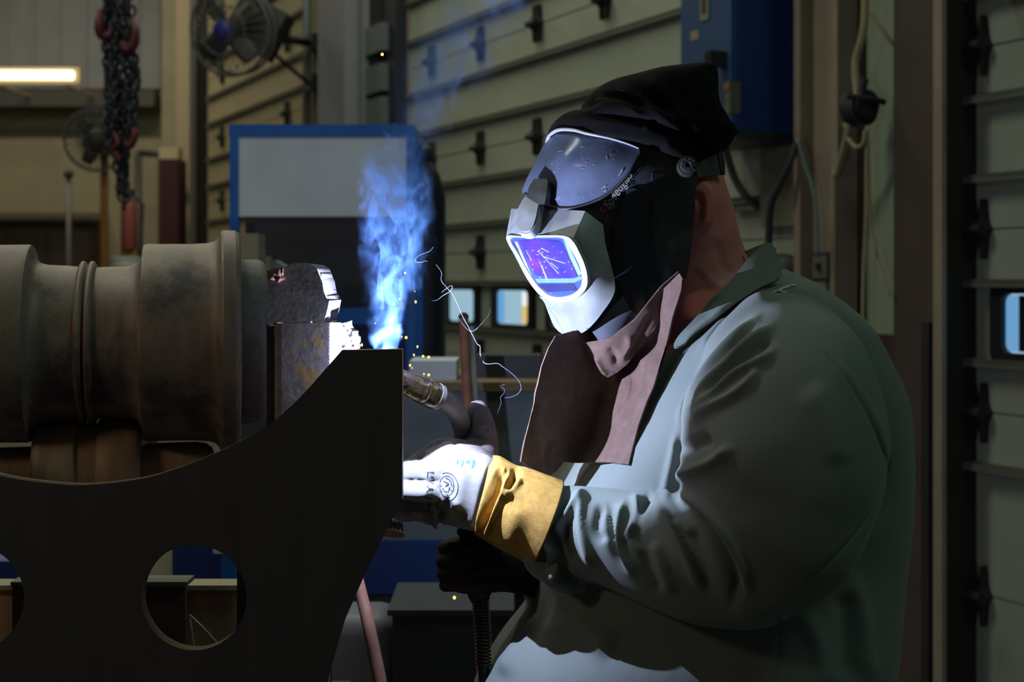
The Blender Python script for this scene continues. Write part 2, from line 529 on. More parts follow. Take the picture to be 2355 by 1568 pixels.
def sheet2d(outline, step, holes=()):
    """triangulated outline with interior grid points"""
    out = dens(outline, step)
    V = [Vector(p) for p in out]
    E = [(i, (i + 1) % len(out)) for i in range(len(out))]
    for h in holes:
        h = dens(h, step); k = len(V)
        V += [Vector(p) for p in h]; E += [(k + i, k + (i + 1) % len(h)) for i in range(len(h))]
    xs = [p[0] for p in out]; ys = [p[1] for p in out]
    y = min(ys) + step * .5; row = 0
    while y < max(ys):
        x = min(xs) + step * (.5 + .5 * (row % 2))
        while x < max(xs):
            if inside(out, (x, y)) and not any(inside(h, (x, y)) for h in holes):
                V.append(Vector((x, y)))
            x += step
        y += step * .87; row += 1
    r = geometry.delaunay_2d_cdt(V, E, [], 0, 1e-4)
    Vo, Fo = r[0], r[2]
    keep = []
    for f in Fo:
        c = sum((Vo[i] for i in f), Vector((0, 0))) / len(f)
        if inside(out, c) and not any(inside(h, c) for h in holes): keep.append(tuple(f))
    used = sorted({i for f in keep for i in f}); mp = {u: i for i, u in enumerate(used)}
    return [tuple(Vo[u]) for u in used], [tuple(mp[i] for i in f) for f in keep]


def orient(V, Fc):
    """turn sheet faces towards the camera side (-Y)"""
    out = []
    for f in Fc:
        a, b, c = (np.array(V[i]) for i in f[:3])
        n = np.cross(b - a, c - a)
        out.append(f if n @ (-a + np.array((0, 0, CZ))) > 0 else f[::-1])
    return out


def sheet(name, outline, depth, step, m, parent, thick=0.003, holes=(), S=None, auto=None):
    """a real sheet with thickness: pixel outline, depth(px,py) -> Y, strokes for its folds"""
    p2, Fc = sheet2d(outline, step, holes)
    Ys = depth(np.array(p2))
    V = [P(a[0], a[1], y) for a, y in zip(p2, Ys)]
    Fc = orient(V, Fc)
    if S: V, Fc = strokes(V, Fc, S)
    V, Fc = evaluated2(V, Fc, thick)
    return obj(name, V, Fc, m, parent, True, 50 if auto is None else auto)


def evaluated2(V, Fc, thick):
    """solidify away from the camera"""
    V = np.array([tuple(v) for v in V]); N = normals(V, Fc); n = len(V)
    W = np.vstack([V, V - N * thick])
    cnt = {}
    for f in Fc:
        for i in range(len(f)):
            e = (f[i], f[(i + 1) % len(f)]); cnt[e] = cnt.get(e, 0) + 1
    G = list(Fc) + [tuple(i + n for i in f[::-1]) for f in Fc]
    for (a, b) in cnt:
        if (b, a) not in cnt: G.append((b, a, a + n, b + n))
    return W, G


def bvh(V, Fc):
    return BVHTree.FromPolygons([tuple(v) for v in V], [tuple(f) for f in Fc])


def drape(tree, off, fallback=2.05):
    """depth of a surface seen through each pixel position, minus an offset"""
    o = Vector((0, 0, CZ))
    def f(p):
        p = np.atleast_2d(p); out = np.full(len(p), np.nan)
        for i, (a, b) in enumerate(p):
            d = P(a, b, 1.0) - o
            h = tree.ray_cast(o, d.normalized())
            if h[0] is not None: out[i] = h[0].y - off
        bad = np.isnan(out)
        if bad.any():
            good = np.where(~bad)[0]
            if len(good) == 0: out[:] = fallback
            else:
                for i in np.where(bad)[0]:
                    k = good[np.argmin(((p[good] - p[i]) ** 2).sum(1))]
                    out[i] = out[k] + 0.0006 * np.linalg.norm(p[k] - p[i])
        return out
    return f


def text_mesh(s, bold=0.0):
    cu = bpy.data.curves.new('tmp', 'FONT'); cu.body = s; cu.size = 1; cu.align_x = 'CENTER'; cu.align_y = 'CENTER'; cu.offset = bold
    cu.resolution_u = 4
    o = bpy.data.objects.new('tmp', cu); COL.objects.link(o)
    dg = bpy.context.evaluated_depsgraph_get()
    me = bpy.data.meshes.new_from_object(o.evaluated_get(dg))
    V = [tuple(v.co) for v in me.vertices]; Fc = [tuple(p.vertices) for p in me.polygons]
    bpy.data.objects.remove(o); bpy.data.meshes.remove(me)
    return V, Fc


def lettering(name, s, c, size, ang, depth, m, parent, bold=0.0, shear=0.0, sx=1.0):
    """printed word lying on a surface; c = centre, ang = direction of reading in the image"""
    V, Fc = text_mesh(s, bold)
    ca, sa = math.cos(ang), math.sin(ang)
    p = np.array([(c[0] + size * ((x * sx + shear * y) * ca + y * sa), c[1] + size * ((x * sx + shear * y) * sa - y * ca)) for x, y, z in V])
    Y = depth(p)
    W = [P(a[0], a[1], y) for a, y in zip(p, Y)]
    return obj(name, W, orient(W, Fc), m, parent, False)


# ------------------------------------------------------------------ the door wall's own frame
WB = Vector((1.54, 4.70, 0)); WD = Vector((-0.439, 0.8985, 0)); WN = Vector((-0.8985, -0.439, 0))
RW = Matrix((WD, WN, Vector((0, 0, 1)))).transposed().to_3x3()


def W(s, n, z): return WB + WD * s + WN * n + Vector((0, 0, z))


def s_of(px, n=0.0):
    k = (px - CX) / F
    b = WB + WN * n
    return (k * b.y - b.x) / (WD.x - k * WD.y)


def z_of(px, py, n=0.0):
    return CZ - (py - HY) / F * W(s_of(px, n), n, 0).y


def wbox(mb, s0, s1, n0, n1, z0, z1):
    return mb.box(W((s0 + s1) / 2, (n0 + n1) / 2, (z0 + z1) / 2), abs(s1 - s0), abs(n1 - n0), abs(z1 - z0), RW)


def rounded_rect(w, h, r, k=6):
    pts = []
    for cx, cy, a0 in ((w / 2 - r, h / 2 - r, 0), (-w / 2 + r, h / 2 - r, 90), (-w / 2 + r, -h / 2 + r, 180), (w / 2 - r, -h / 2 + r, 270)):
        for i in range(k + 1):
            a = math.radians(a0 + 90 * i / k)
            pts.append((cx + r * math.cos(a), cy + r * math.sin(a)))
    return pts


def hinge_mesh():
    """door hinge in wall axes: s, n, z; centre plate and four tapering leaves"""
    mb = MB()
    def plate(pts, n0, n1):
        k = len(pts)
        V = [Vector((a, n0, b)) for a, b in pts] + [Vector((a, n1, b)) for a, b in pts]
        mb.add(V, [tuple(range(k)), tuple(range(2 * k - 1, k - 1, -1))] + [(i, i + k, (i + 1) % k + k, (i + 1) % k) for i in range(k)])
    plate([(-.05, 0), (-.034, .032), (.034, .032), (.05, 0), (.034, -.032), (-.034, -.032)], 0, .04)
    for a in (-.024, .024):
        plate([(a - .013, 0), (a - .010, .04), (a - .003, .098), (a + .003, .098), (a + .010, .04), (a + .013, 0), (a + .010, -.04), (a + .003, -.098), (a - .003, -.098), (a - .010, -.04)][::-1], 0, .03)
    V, Fc = tube([(-.05, .05, 0), (.05, .05, 0)], .018, 10); mb.add(V, Fc)
    return mb


JOINTS = [0.525, 1.125, 1.725, 2.325, 2.925, 3.525, 4.125]
HP = {}


def door(name, s0, s1, m, hinges, strut_over=(0.03, 0.03), windows=(), zt=4.6, struts=True, joints=JOINTS, sd=.035):
    """sectional overhead door: slab, joints, stiffening struts, hinges, windows"""
    mb = MB()
    js = [0.0] + [j for j in joints if j < zt] + [zt]
    for a, b in zip(js[:-1], js[1:]):
        wbox(mb, s0, s1, -0.05, 0, a + .004, b - .004)
        wbox(mb, s0, s1, -0.055, -0.008, b - .006, b + .006)
    d = mb.obj(name, m)
    struct(d)
    LOC[d.name] = Vector((0, 0, 0))
    if struts:
        for j in joints[1:]:
            for z in (j - .178, j + .163):
                if z > zt: continue
                st = MB()
                wbox(st, s0 - strut_over[0], s1 + strut_over[1], -0.004, sd, z, z + .014)
                wbox(st, s0 - strut_over[0], s1 + strut_over[1], sd - .008, sd, z - .012, z + .014)
                st.obj('stiffening_strut', M['door'] if strut_over[1] > .1 else M['strut'], d)
    if 'm' not in HP:
        hm = hinge_mesh(); h = hm.obj('hinge', M['hinge']); HP['m'] = h.data; bpy.data.objects.remove(h)
    for s in hinges:
        for j in joints:
            if 0.4 < j < zt - .2:
                h = bpy.data.objects.new('hinge', HP['m']); link(h, d)
                h.matrix_parent_inverse = Matrix.Identity(4)
                h.matrix_basis = Matrix.Translation(W(s, 0.0, j)) @ RW.to_4x4()
    for (sa, sb, za, zb, mm) in windows:
        w, h = abs(sb - sa), zb - za
        o_ = rounded_rect(w + .10, h + .09, .05); i_ = rounded_rect(w, h, .03); k = len(o_)
        V, Fc = [], []
        for n in (0.0, 0.03):
            V += [W((sa + sb) / 2 + a, n, (za + zb) / 2 + b) for a, b in o_]
            V += [W((sa + sb) / 2 + a, n - (.0), (za + zb) / 2 + b) for a, b in i_]
        for i in range(k):
            j = (i + 1) % k
            Fc += [(2 * k + i, 2 * k + j, 3 * k + j, 3 * k + i), (i, k + i, k + j, j), (i, j, 2 * k + j, 2 * k + i), (k + i, 3 * k + i, 3 * k + j, k + j)]
        fr = obj('window_frame', V, Fc, M['gasket'], d, False)
        V = [W((sa + sb) / 2 + a, 0.006, (za + zb) / 2 + b) for a, b in i_] + [W((sa + sb) / 2 + a, 0.001, (za + zb) / 2 + b) for a, b in i_]
        pane = obj('window_pane', V, [tuple(range(k)), tuple(range(2 * k - 1, k - 1, -1))] + [(i, i + k, (i + 1) % k + k, (i + 1) % k) for i in range(k)], M['day'], d, False)
        pane.parent = fr
        if mm:
            mb = MB()
            for (fa, fb, m2, zt_, zb_) in mm:
                q = MB(); sl = sb + (sa - sb) * fa; sr = sb + (sa - sb) * fb
                wbox(q, sl, sr, .0065, .009, zb - (zb - za) * zb_, zb - (zb - za) * zt_)
                t = q.obj('daylight_view', m2, d); t.parent = fr
    return d


def build_setting():
    # floor, ceiling, walls
    mb = MB(); mb.box((0, 9, -0.05), 26, 26, 0.1); struct(mb.obj('floor', M['floor']))
    mb = MB(); mb.box((0, 9, 6.55), 26, 26, 0.1); struct(mb.obj('ceiling', M['ceil']))
    mb = MB(); wbox(mb, -6, 15.5, -0.35, -0.20, 0, 6.5); struct(mb.obj('wall_back', M['wall']))
    mb = MB(); mb.box((-7.5, 16.6, 1.35), 9, 0.2, 2.7); mb.box((-7.5, 16.6, 4.75), 9, .2, 4.1)
    struct(mb.obj('wall_left', M['wall']))
    YL = 16.5
    # grey cladding above the beam, ribs, darker dado
    mb = MB(); a, b = P(-60, 205, YL), P(372, -300, YL)
    mb.box(((a.x + b.x) / 2, YL - .03, (a.z + b.z) / 2), b.x - a.x, .06, b.z - a.z)
    for px in range(-40, 372, 60):
        q = P(px, 0, YL); mb.box((q.x, YL - .07, (a.z + b.z) / 2), .05, .03, b.z - a.z)
    struct(mb.obj('wall_left_cladding', M['wallgrey']))
    mb = MB(); a, b = P(-60, 238, YL - .3), P(357, 208, YL - .3)
    mb.box(((a.x + b.x) / 2, YL - .2, (a.z + b.z) / 2), b.x - a.x, .3, b.z - a.z); mb.box(((a.x + b.x) / 2, YL - .2, a.z - .02), b.x - a.x, .36, .04)
    struct(mb.obj('trim_1', mat('beam_steel', (0.085, 0.08, 0.072), .6)))
    mb = MB(); a, b = P(-60, 760, YL), P(250, 492, YL)
    mb.box(((a.x + b.x) / 2, YL - .15, (a.z + b.z) / 2), b.x - a.x, .3, b.z - a.z)
    struct(mb.obj('wall_left_dado', mat('dado_paint', (0.13, 0.105, 0.065), .8)))
    # cream corner column and dark door track at the far end
    for nm, px0, px1, Y, mm in (('wall_corner_post', 372, 438, 15.9, M['wall']), ('wall_corner_pilaster', 405, 436, 15.5, mat('pilaster_paint', (0.42, 0.35, 0.24), .7)),
                                ('wall_dark_column', 436, 480, 14.3, M['darkbrown'])):
        a, b = P(px0, 900, Y), P(px1, 900, Y)
        mb = MB(); mb.box(((a.x + b.x) / 2, Y + .1, 3.2), b.x - a.x, .2, 6.4); struct(mb.obj(nm, mm))
    a = P(446, 900, 14.2); mb = MB(); mb.box((a.x, 14.2, 3.2), .06, .12, 6.4); struct(mb.obj('trim_2', M['fangrey']))

    # doors
    mid_h = [s_of(1110) + .72 * k for k in range(-2, 3)]
    def win(a, b, mm=None): return (s_of(a), s_of(b), 1.322, 1.508, mm)
    door('door_1', s_of(905), s_of(1850), M['door'], mid_h, windows=(
        win(915, 992), win(1037, 1099, [(.80, .98, M['lamp'], .55, .95)][:0]), win(1148, 1224, [(.80, 1., M['day3'], .03, .97), (.03, .26, M['day2'], .45, .97), (.07, .26, M['white_day'], .04, .45)]),
        win(1275, 1365), win(1440, 1545)))
    door('door_2', s_of(478), s_of(706), M['doorfar'], [s_of(514), s_of(664)], struts=True)
    s2 = s_of(2218)
    door('door_3', s2 - 3.2, s2, M['door'], [s_of(2258)], strut_over=(0, .085), sd=.06, windows=(
        (s_of(2318), s_of(2318) - .46, 1.325, 1.515, [(.0, .80, M['day4'], .02, .98), (.88, 1., M['day4'], .03, .97), (.80, .88, M['gasket'], .03, .97)]),))

    # steelwork between door 2 and door 1
    mb = MB(); wbox(mb, s_of(731, .25), s_of(792, .25), .05, .25, 0, 6.4); struct(mb.obj('wall_grey_column', M['greycol']))
    mb = MB(); wbox(mb, s_of(700, .1), s_of(733, .1), -.15, .08, 0, 6.4); struct(mb.obj('wall_pale_jamb', M['doorfar']))
    mb = MB(); wbox(mb, s_of(790, .1), s_of(912, .1), -.2, .02, 0, 6.4); struct(mb.obj('wall_door_jamb', M['cream']))
    for px, w, n, mm in ((808, .05, .10, M['darkbrown']), (858, .07, .12, M['darkbrown']), (832, .03, .16, M['greycol']), (897, .10, .1, M['navyblack'])):
        mb = MB(); s = s_of(px, n); wbox(mb, s - w, s + w, .02, n, 0, 6.4); struct(mb.obj('trim_3', mm))
    for py in (100, 190, 265):
        mb = MB(); s0, s1 = s_of(795, .14), s_of(880, .14); z = z_of(840, py, .14); wbox(mb, s0, s1, .1, .15, z - .09, z + .09); struct(mb.obj('trim_4', M['conduit']))

    # steelwork between door 1 and door 3
    def post(nm, a, b, n0, n1, mm, z0=0, z1=6.4):
        q = MB(); wbox(q, s_of(a, n1), s_of(b, n1), n0, n1, z0, z1); return struct(q.obj(nm, mm))
    post('wall_cream_column', 1835, 1920, -.1, .10, M['cream'])
    post('trim_5', 1826, 1840, .08, .16, M['cream'])
    post('trim_6', 1912, 1926, .06, .15, M['cream'])
    post('wall_dark_recess', 1920, 2000, -.15, .0, M['darkbrown'])
    zb = z_of(2030, 768, .03)
    post('wall_pale_strip', 1993, 2058, -.12, .03, M['greencream'], zb, 6.4)
    post('trim_7', 1993, 2058, -.1, .045, M['brown'], 0, zb)
    post('wall_brown_column', 2055, 2150, -.1, .14, M['brown'])
    post('trim_8', 2146, 2166, .15, .17, M['cream'])
    post('trim_11', 2146, 2166, -.1, .15, M['darkbrown'])
    post('trim_9', 2164, 2226, -.14, -.02, M['gasket'])
    post('trim_10', 2118, 2136, .12, .155, M['darkbrown'], 0, 1.42)


def build_background_things():
    # fluorescent tube on the far wall
    Y = 14.5
    a, b = P(-130, 172, Y), P(168, 173, Y)
    t = thing('tube_light', 'glowing warm fluorescent tube light high on the far grey wall', 'light', ((a + b) / 2))
    mb = MB(); mb.tube([a, b], 0.048, 14); mb.obj('tube', M['lamp'], t, True)
    mb = MB(); mb.box((a + b) / 2 + Vector((0, .09, .0)), (b - a).length + .1, .08, .17); mb.obj('housing', M['lampbody'], t)
    mb = MB()
    for q in (a + Vector((.3, .2, 0)), b - Vector((.3, -.2, 0))): mb.tube([q, q + Vector((0, 1.75, 0))], .02, 8)
    mb.obj('bracket', M['lampbody'], t)

    # pedestal fan by the far wall
    def fan(name, label, c, R, facing, blades, mguard, hubm, group='workshop fans'):
        t = thing(name, label, 'fan', c, group)
        fx = Vector(facing).normalized(); u = fx.cross(Vector((0, 0, 1))).normalized(); w = u.cross(fx)
        mb = MB()
        for rr, dep in ((R, 0), (R * .97, -.10), (R * .55, .09), (R * .55, -.14)):
            pts = [Vector(c) + fx * dep + (u * math.cos(2 * PI * k / 40) + w * math.sin(2 * PI * k / 40)) * rr for k in range(41)]
            mb.tube(pts, .012 if rr > R * .9 else .005, 6, False)
        for k in range(28):
            an = 2 * PI * k / 28; dr = u * math.cos(an) + w * math.sin(an)
            mb.tube([Vector(c) + fx * .11 + dr * .07, Vector(c) + fx * .09 + dr * R * .55, Vector(c) + dr * R, Vector(c) - fx * .14 + dr * R * .5, Vector(c) - fx * .16 + dr * .1], .0028, 5)
        mb.obj('guard', mguard, t)
        for k in range(blades):
            an = 2 * PI * k / blades + .9; V = []; Fc = []
            for i in range(9):
                r = R * (.12 + .74 * i / 8); wd = R * (.16 + .30 * math.sin(PI * (i + 1) / 11))
                for j in range(5):
                    q = (j / 4 - .5) * wd; th = an + q / max(r, R * .25)
                    V.append(Vector(c) + fx * (q * .45) + (u * math.cos(th) + w * math.sin(th)) * r)
            for i in range(8):
                for j in range(4): Fc.append((i * 5 + j, i * 5 + j + 1, i * 5 + j + 6, i * 5 + j + 5))
            V, Fc = evaluated2(V, Fc, .006)
            obj('blade', V, Fc, M['fan'], t)
        V, Fc = lathe([(-.30, .06), (-.28, .10), (-.12, .11), (-.08, .07), (.03, .07), (.07, .055), (.085, .02)], c, fx, 24)
        obj('motor', M['fan'] and V, Fc, M['fan'], t)
        V, Fc = lathe([(.085, .075), (.10, .075), (.115, .05), (.12, .01)], c, fx, 20)
        obj('hub_cap', V, Fc, hubm, t)
        return t
    c = P(222, 320, 12.0)
    t = fan('pedestal_fan', 'round pedestal fan on an orange pole behind the hanging chain', c, .262, (.35, -.93, .05), 3, M['fangrey'], M['fan'])
    mb = MB(); q = P(240, 390, 12.2); mb.tube([(q.x, q.y, q.z + .2), (q.x, q.y, .03)], .035, 12); mb.obj('pole', M['orange'], t, True, 40)
    V, Fc = lathe([(0, .30), (.03, .30), (.06, .08), (.07, .05)], (q.x, q.y, 0), (0, 0, 1), 24); obj('base', V, Fc, M['fan'], t, True, 40)
    mb = MB(); mb.box(q + Vector((0, -.05, .24)), .2, .3, .22); mb.obj('yoke', M['fan'], t)
    c = P(528, 70, 9.8)
    t = fan('wall_fan', 'dark caged fan with a blue hub on a wall bracket beside the grey column', c, .31, (-.35, -.92, -.15), 4, M['fangrey'], mat('fan_hub_blue', (0.02, 0.025, 0.16), .5))
    e = W(s_of(708, .15), .15, z_of(708, 98, .15)); e2 = W(s_of(708, .15), .15, z_of(708, 190, .15))
    mb = MB(); k0 = c + Vector((.06, .25, 0)); mb.tube([k0, P(640, 88, 10.2), e], .03, 10); mb.tube([P(600, 95, 10.1), P(660, 150, 10.3), e2], .016, 8); mb.obj('bracket_arm', M['fan'], t, True)
    mb = MB()
    mb.box(c + Vector((.16, .22, .06)), .34, .34, .34, Matrix.Rotation(.5, 3, 'Y')); mb.obj('motor_housing', M['fan'], t)
    mb = MB()
    for q in (e, e2):
        mb = MB(); mb.box(q + WN * -.06 + Vector((.03, 0, 0)), .14, .16, .12, RW); mb.obj('wall_clamp', M['rubber'], t)
    # conduit beside the grey column
    s = s_of(706, .12)
    mb = MB(); mb.tube([W(s, .12, .1), W(s, .12, 6.4)], .032, 12); mb.sphere(W(s, .14, .15), .05)
    tag(mb.obj('conduit_pipe', M['conduit'], None, True), 'thin vertical galvanised pipe beside the grey column', 'pipe')

    # hanging chain bundle
    Y = 6.0
    t = thing('chain_sling', 'dark bundle of hanging steel chain with red hooks above the shaft', 'chain', P(275, 0, Y))
    def link_mesh(mb, c, d, L, r, twist):
        d = d.normalized(); u = d.cross(Vector((.3, 1, .2))).normalized(); w = u.cross(d); u, w = u * math.cos(twist) + w * math.sin(twist), w * math.cos(twist) - u * math.sin(twist)
        pts = []
        for k in range(15):
            an = 2 * PI * k / 14
            pts.append(c + d * (L * .5 * math.sin(an) * (1 + .25 * abs(math.sin(an)))) + u * (L * .32 * math.cos(an)))
        mb.tube(pts, r, 6, False)
    strands = [
        [(262, -420), (258, -60), (262, 60), (258, 160), (252, 300), (268, 380), (282, 465)],
        [(285, -420), (290, -40), (276, 90), (292, 190), (288, 310), (272, 350), (288, 440)],
        [(275, -420), (262, -20), (285, 110), (262, 230), (276, 330), (300, 300), (310, 180), (296, 60)],
        [(255, -420), (250, 0), (245, 120), (246, 260), (258, 350), (262, 300), (268, 200), (262, 80), (280, -30)],
        [(295, -420), (292, 0), (306, 150), (308, 260), (296, 350), (290, 400), (282, 455)],
        [(270, -420), (272, 10), (270, 140), (282, 250), (272, 330), (286, 400), (290, 470)],
        [(248, -420), (246, -10), (254, 150), (270, 270), (262, 340)],
        [(300, -420), (298, 20), (290, 160), (300, 280), (284, 370)],
    ]
    for si, st in enumerate(strands):
        pts = [P(a, b, Y + .05 * math.sin(si * 2 + i)) for i, (a, b) in enumerate(st)]
        A = catmull([tuple(p) for p in pts], 400); A = [Vector(a) for a in A]
        mb = MB(); acc = 0; L = .040; n = 0
        for i in range(1, len(A)):
            acc += (A[i] - A[i - 1]).length
            if acc > L * .72:
                acc = 0; n += 1
                link_mesh(mb, A[i] + Vector((random.uniform(-.008, .008), random.uniform(-.02, .02), 0)), A[i] - A[i - 1], L, .0062, (n % 2) * PI / 2 + si)
        mb.obj('chain_strand', M['chain'], t, True)
    def hook(path, r):
        V, Fc = ptube(path, 26, 10); return obj('hook', V, Fc, M['red'], t)
    hook([(232, 20, Y - .05, 6), (228, 55, Y - .07, 11), (234, 80, Y - .06, 12), (250, 82, Y - .06, 8), (256, 65, Y - .06, 5)], 1)
    hook([(304, 45, Y - .05, 7), (312, 75, Y - .07, 9), (304, 108, Y - .06, 12), (288, 112, Y - .06, 8), (280, 95, Y - .06, 5)], 1)
    hook([(306, 285, Y - .05, 5), (310, 310, Y - .06, 9), (300, 335, Y - .06, 9), (290, 330, Y - .06, 6)], 1)
    hook([(262, 305, Y - .07, 4), (272, 330, Y - .09, 6), (258, 345, Y - .08, 5), (276, 368, Y - .08, 5), (268, 350, Y - .08, 4)], 1)
    top = P(272, -420, Y)
    mb = MB(); mb.tube([top, (top.x, top.y, 6.5)], .03, 10); mb.box((top.x, top.y, top.z), .22, .12, .18); mb.obj('hoist_rope', M['chain'], t)
    # red fire hose reel / extinguisher by the far post
    Y = 10.0
    t = thing('fire_extinguisher', 'dull red extinguisher with black hose hanging behind the chain end', 'extinguisher', P(297, 560, Y))
    c = P(297, 510, Y)
    V, Fc = lathe([(-.20, .05), (-.19, .058), (.10, .058), (.14, .045), (.17, .02), (.19, .02)], c, (0, 0, 1), 20); obj('cylinder', V, Fc, mat('faded_red', (0.28, 0.06, 0.045), .5), t)
    mb = MB(); mb.box(c + Vector((0, 0, .21)), .06, .05, .04); mb.tube([c + Vector((.02, 0, .2)), c + Vector((.10, -.02, .12)), c + Vector((.09, -.02, -.15)), c + Vector((.07, 0, -.3))], .012, 8); mb.obj('hose', M['rubber'], t, True)
    mb = MB(); mb.box(c + Vector((0, .03, -.22)), .12, .1, .05); mb.tube([c + Vector((0, .07, -.2)), (c.x, c.y + .07, 0.0)], .025, 8); mb.obj('stand', M['orange'], t)
    # bucket with yellow-green below
    c = P(292, 604, 9.65)
    t = thing('bucket', 'pale bucket with a yellow green label seen above the grooved shaft', 'bucket', (c.x, c.y, 0))
    V, Fc = lathe([(-.26, .085), (.02, .105), (.025, .11), (.04, .11)], c, (0, 0, 1), 24); obj('body', V, Fc, M['white'], t, True, 40)
    V, Fc = lathe([(-.10, .1015), (-.02, .1075)], c, (0, 0, 1), 24, False); obj('label', V, Fc, M['yellow'], t, True)
    mb = MB(); mb.box((c.x, c.y, (c.z - .26) / 2), .34, .3, c.z - .26); tag(mb.obj('crate', M['darkpanel']), 'dark crate standing under the pale bucket', 'crate')
    # maroon locker
    Y = 14.8
    a, b = P(364, 800, Y), P(414, 366, Y)
    t = thing('locker', 'tall maroon locker standing by the pale corner post', 'locker', ((a.x + b.x) / 2, Y, 0))
    mb = MB(); mb.box(((a.x + b.x) / 2, Y + .15, b.z / 2), b.x - a.x, .3, b.z); mb.obj('body', M['maroon'], t)
    mb = MB(); mb.box(((a.x + b.x) / 2, Y - .01, b.z / 2), b.x - a.x - .03, .02, b.z - .06); mb.obj('door', M['maroon'], t)
    mb = MB(); q = P(388, 352, Y); mb.box((q.x, Y + .1, q.z), .2, .2, .12); mb.obj('top_box', M['lampbody'], t)
    mb = MB(); a = P(318, 352, 15.2); b = P(416, 356, 15.2); mb.tube([a, b], .035, 8); mb.tube([a, (a.x, a.y, 0)], .04, 8); tag(mb.obj('pipe_rack', M['darkpanel'], None, True), 'dark pipe frame rising behind the chain end', 'pipe')
    # dark cabinet low at the far wall, thin post
    Y = 15.6
    a, b = P(-80, 900, Y), P(206, 512, Y)
    t = thing('storage_cabinet', 'low dark brown cabinet against the far wall below the fan', 'cabinet', ((a.x + b.x) / 2, Y, 0))
    mm = mat('dark_brown_cabinet', (0.055, 0.038, 0.022), .7)
    mb = MB(); mb.box(((a.x + b.x) / 2, Y + .2, b.z / 2), b.x - a.x, .4, b.z); mb.obj('body', mm, t)
    mb = MB(); mb.box(((a.x + b.x) / 2, Y + .18, b.z + .015), b.x - a.x + .06, .5, .05); mb.obj('top', M['darkbrown'], t)
    for k in range(3):
        x0 = a.x + (b.x - a.x) * (k + .5) / 3
        mb = MB(); mb.box((x0, Y - .01, b.z / 2), (b.x - a.x) / 3 - .04, .02, b.z - .1); mb.obj('door', mm, t)
    q = P(158, 400, 14.0)
    t = thing('post_lamp', 'thin dark post with a round knob in front of the far wall', 'post', (q.x, q.y, 0))
    mb = MB(); mb.tube([(q.x, q.y, 0), q - Vector((0, 0, .05))], .026, 8); mb.obj('post', M['fangrey'], t, True)
    mb = MB(); mb.sphere(q, .05, 12, 8); mb.obj('knob', M['fan'], t, True)

    # blue framed enclosure with pale panel
    Y = 5.0
    x0, x1 = P(530, 0, Y).x, P(955, 0, Y).x
    zt, zb = P(0, 287, Y).z, 0.0
    t = thing('framed_enclosure', 'blue framed steel enclosure with a pale upper panel behind the shaft', 'cabinet', ((x0 + x1) / 2, Y, 0))
    w = .031; wt = .044; dpt = .42
    def post(nm, c, dx, dy, dz, mm):
        q = MB(); q.box(c, dx, dy, dz); return q.obj(nm, mm, t)
    for x in (x0 + w / 2, x1 - w / 2):
        post('corner_post', (x, Y, (zt - wt) / 2), w, w, zt - wt, M['blue'])
        post('corner_post', (x, Y + dpt, (zt - wt) / 2), w, w, zt - wt, M['blue'])
    post('top_rail', ((x0 + x1) / 2, Y, zt - wt / 2), x1 - x0 + .004, w, wt, M['blue'])
    post('top_rail', ((x0 + x1) / 2, Y + dpt, zt - wt / 2), x1 - x0, w, wt, M['blue'])
    for x in (x0 + w / 2, x1 - w / 2): post('side_rail', (x, Y + dpt / 2, zt - wt / 2), w, dpt - w, wt, M['blue'])
    za, zc = P(0, 312, Y).z, P(0, 498, Y).z
    post('pale_panel', ((x0 + x1) / 2, Y - .010, (za + zc) / 2), x1 - x0 - 2 * w + .01, .006, za - zc, M['whitepanel'])
    zd, ze = P(0, 708, Y).z, P(0, 745, Y).z
    post('back_panel', ((x0 + x1) / 2, Y + .12, (zc + zd) / 2), x1 - x0 - 2 * w, .01, zc - zd + .02, M['darkpanel'])
    post('middle_rail', ((x0 + x1) / 2, Y, (zd + ze) / 2), x1 - x0 - 2 * w, w, zd - ze, M['blue'])
    post('navy_panel', ((x0 + x1) / 2, Y + .03, (ze + .45) / 2 + .1), x1 - x0 - 2 * w, .01, ze - .65, M['navy'])
    # pale machine part standing in front of the dark opening
    c = P(590, 600, 4.4)
    t = thing('pump_casting', 'cream cast pump body half hidden behind the shaft flange', 'machine', (c.x, c.y, 0))
    mm = mat('cream_cast', (0.30, 0.26, 0.18), .6)
    mb = MB(); mb.box(P(576, 620, 4.4), .07, .12, .22); mb.tube([P(592, 640, 4.4), P(592, 575, 4.4)], .026, 14); mb.tube([P(618, 650, 4.4), P(612, 590, 4.4)], .018, 12); mb.obj('housing', mm, t, True, 40)
    mb = MB(); mb.box(P(655, 640, 4.45), .10, .1, .07, Matrix.Rotation(.55, 3, 'Y')); mb.obj('sloping_cover', M['greypanel'], t)
    mb = MB(); q = P(600, 690, 4.45); mb.box((q.x + .03, q.y, q.z / 2), .28, .16, q.z); mb.obj('pedestal', M['darkpanel'], t)
    # navy drum beside the enclosure, seen between the smoke and the door
    c = P(990, 560, 5.6)
    mb = MB()
    t = thing('gas_bottle', 'dark navy gas bottle standing just behind the smoke', 'gas bottle', (c.x, c.y, 0))
    z1 = P(0, 372, 5.6).z
    V, Fc = lathe([(0, .075), (.02, .08), (z1 - .14, .08), (z1 - .06, .06), (z1, .03)], (c.x - .02, c.y, 0), (0, 0, 1), 28); obj('bottle', V, Fc, mat('navy_black', (0.012, 0.012, 0.028), .55), t)
    V, Fc = lathe([(z1, .03), (z1 + .05, .03), (z1 + .06, .018)], (c.x - .02, c.y, 0), (0, 0, 1), 16); obj('cap', V, Fc, M['rubber'], t)

    # workbench behind the hands
    Y = 3.6
    x0, x1 = P(948, 0, Y).x, P(1245, 0, Y).x
    zt = P(0, 878, Y).z
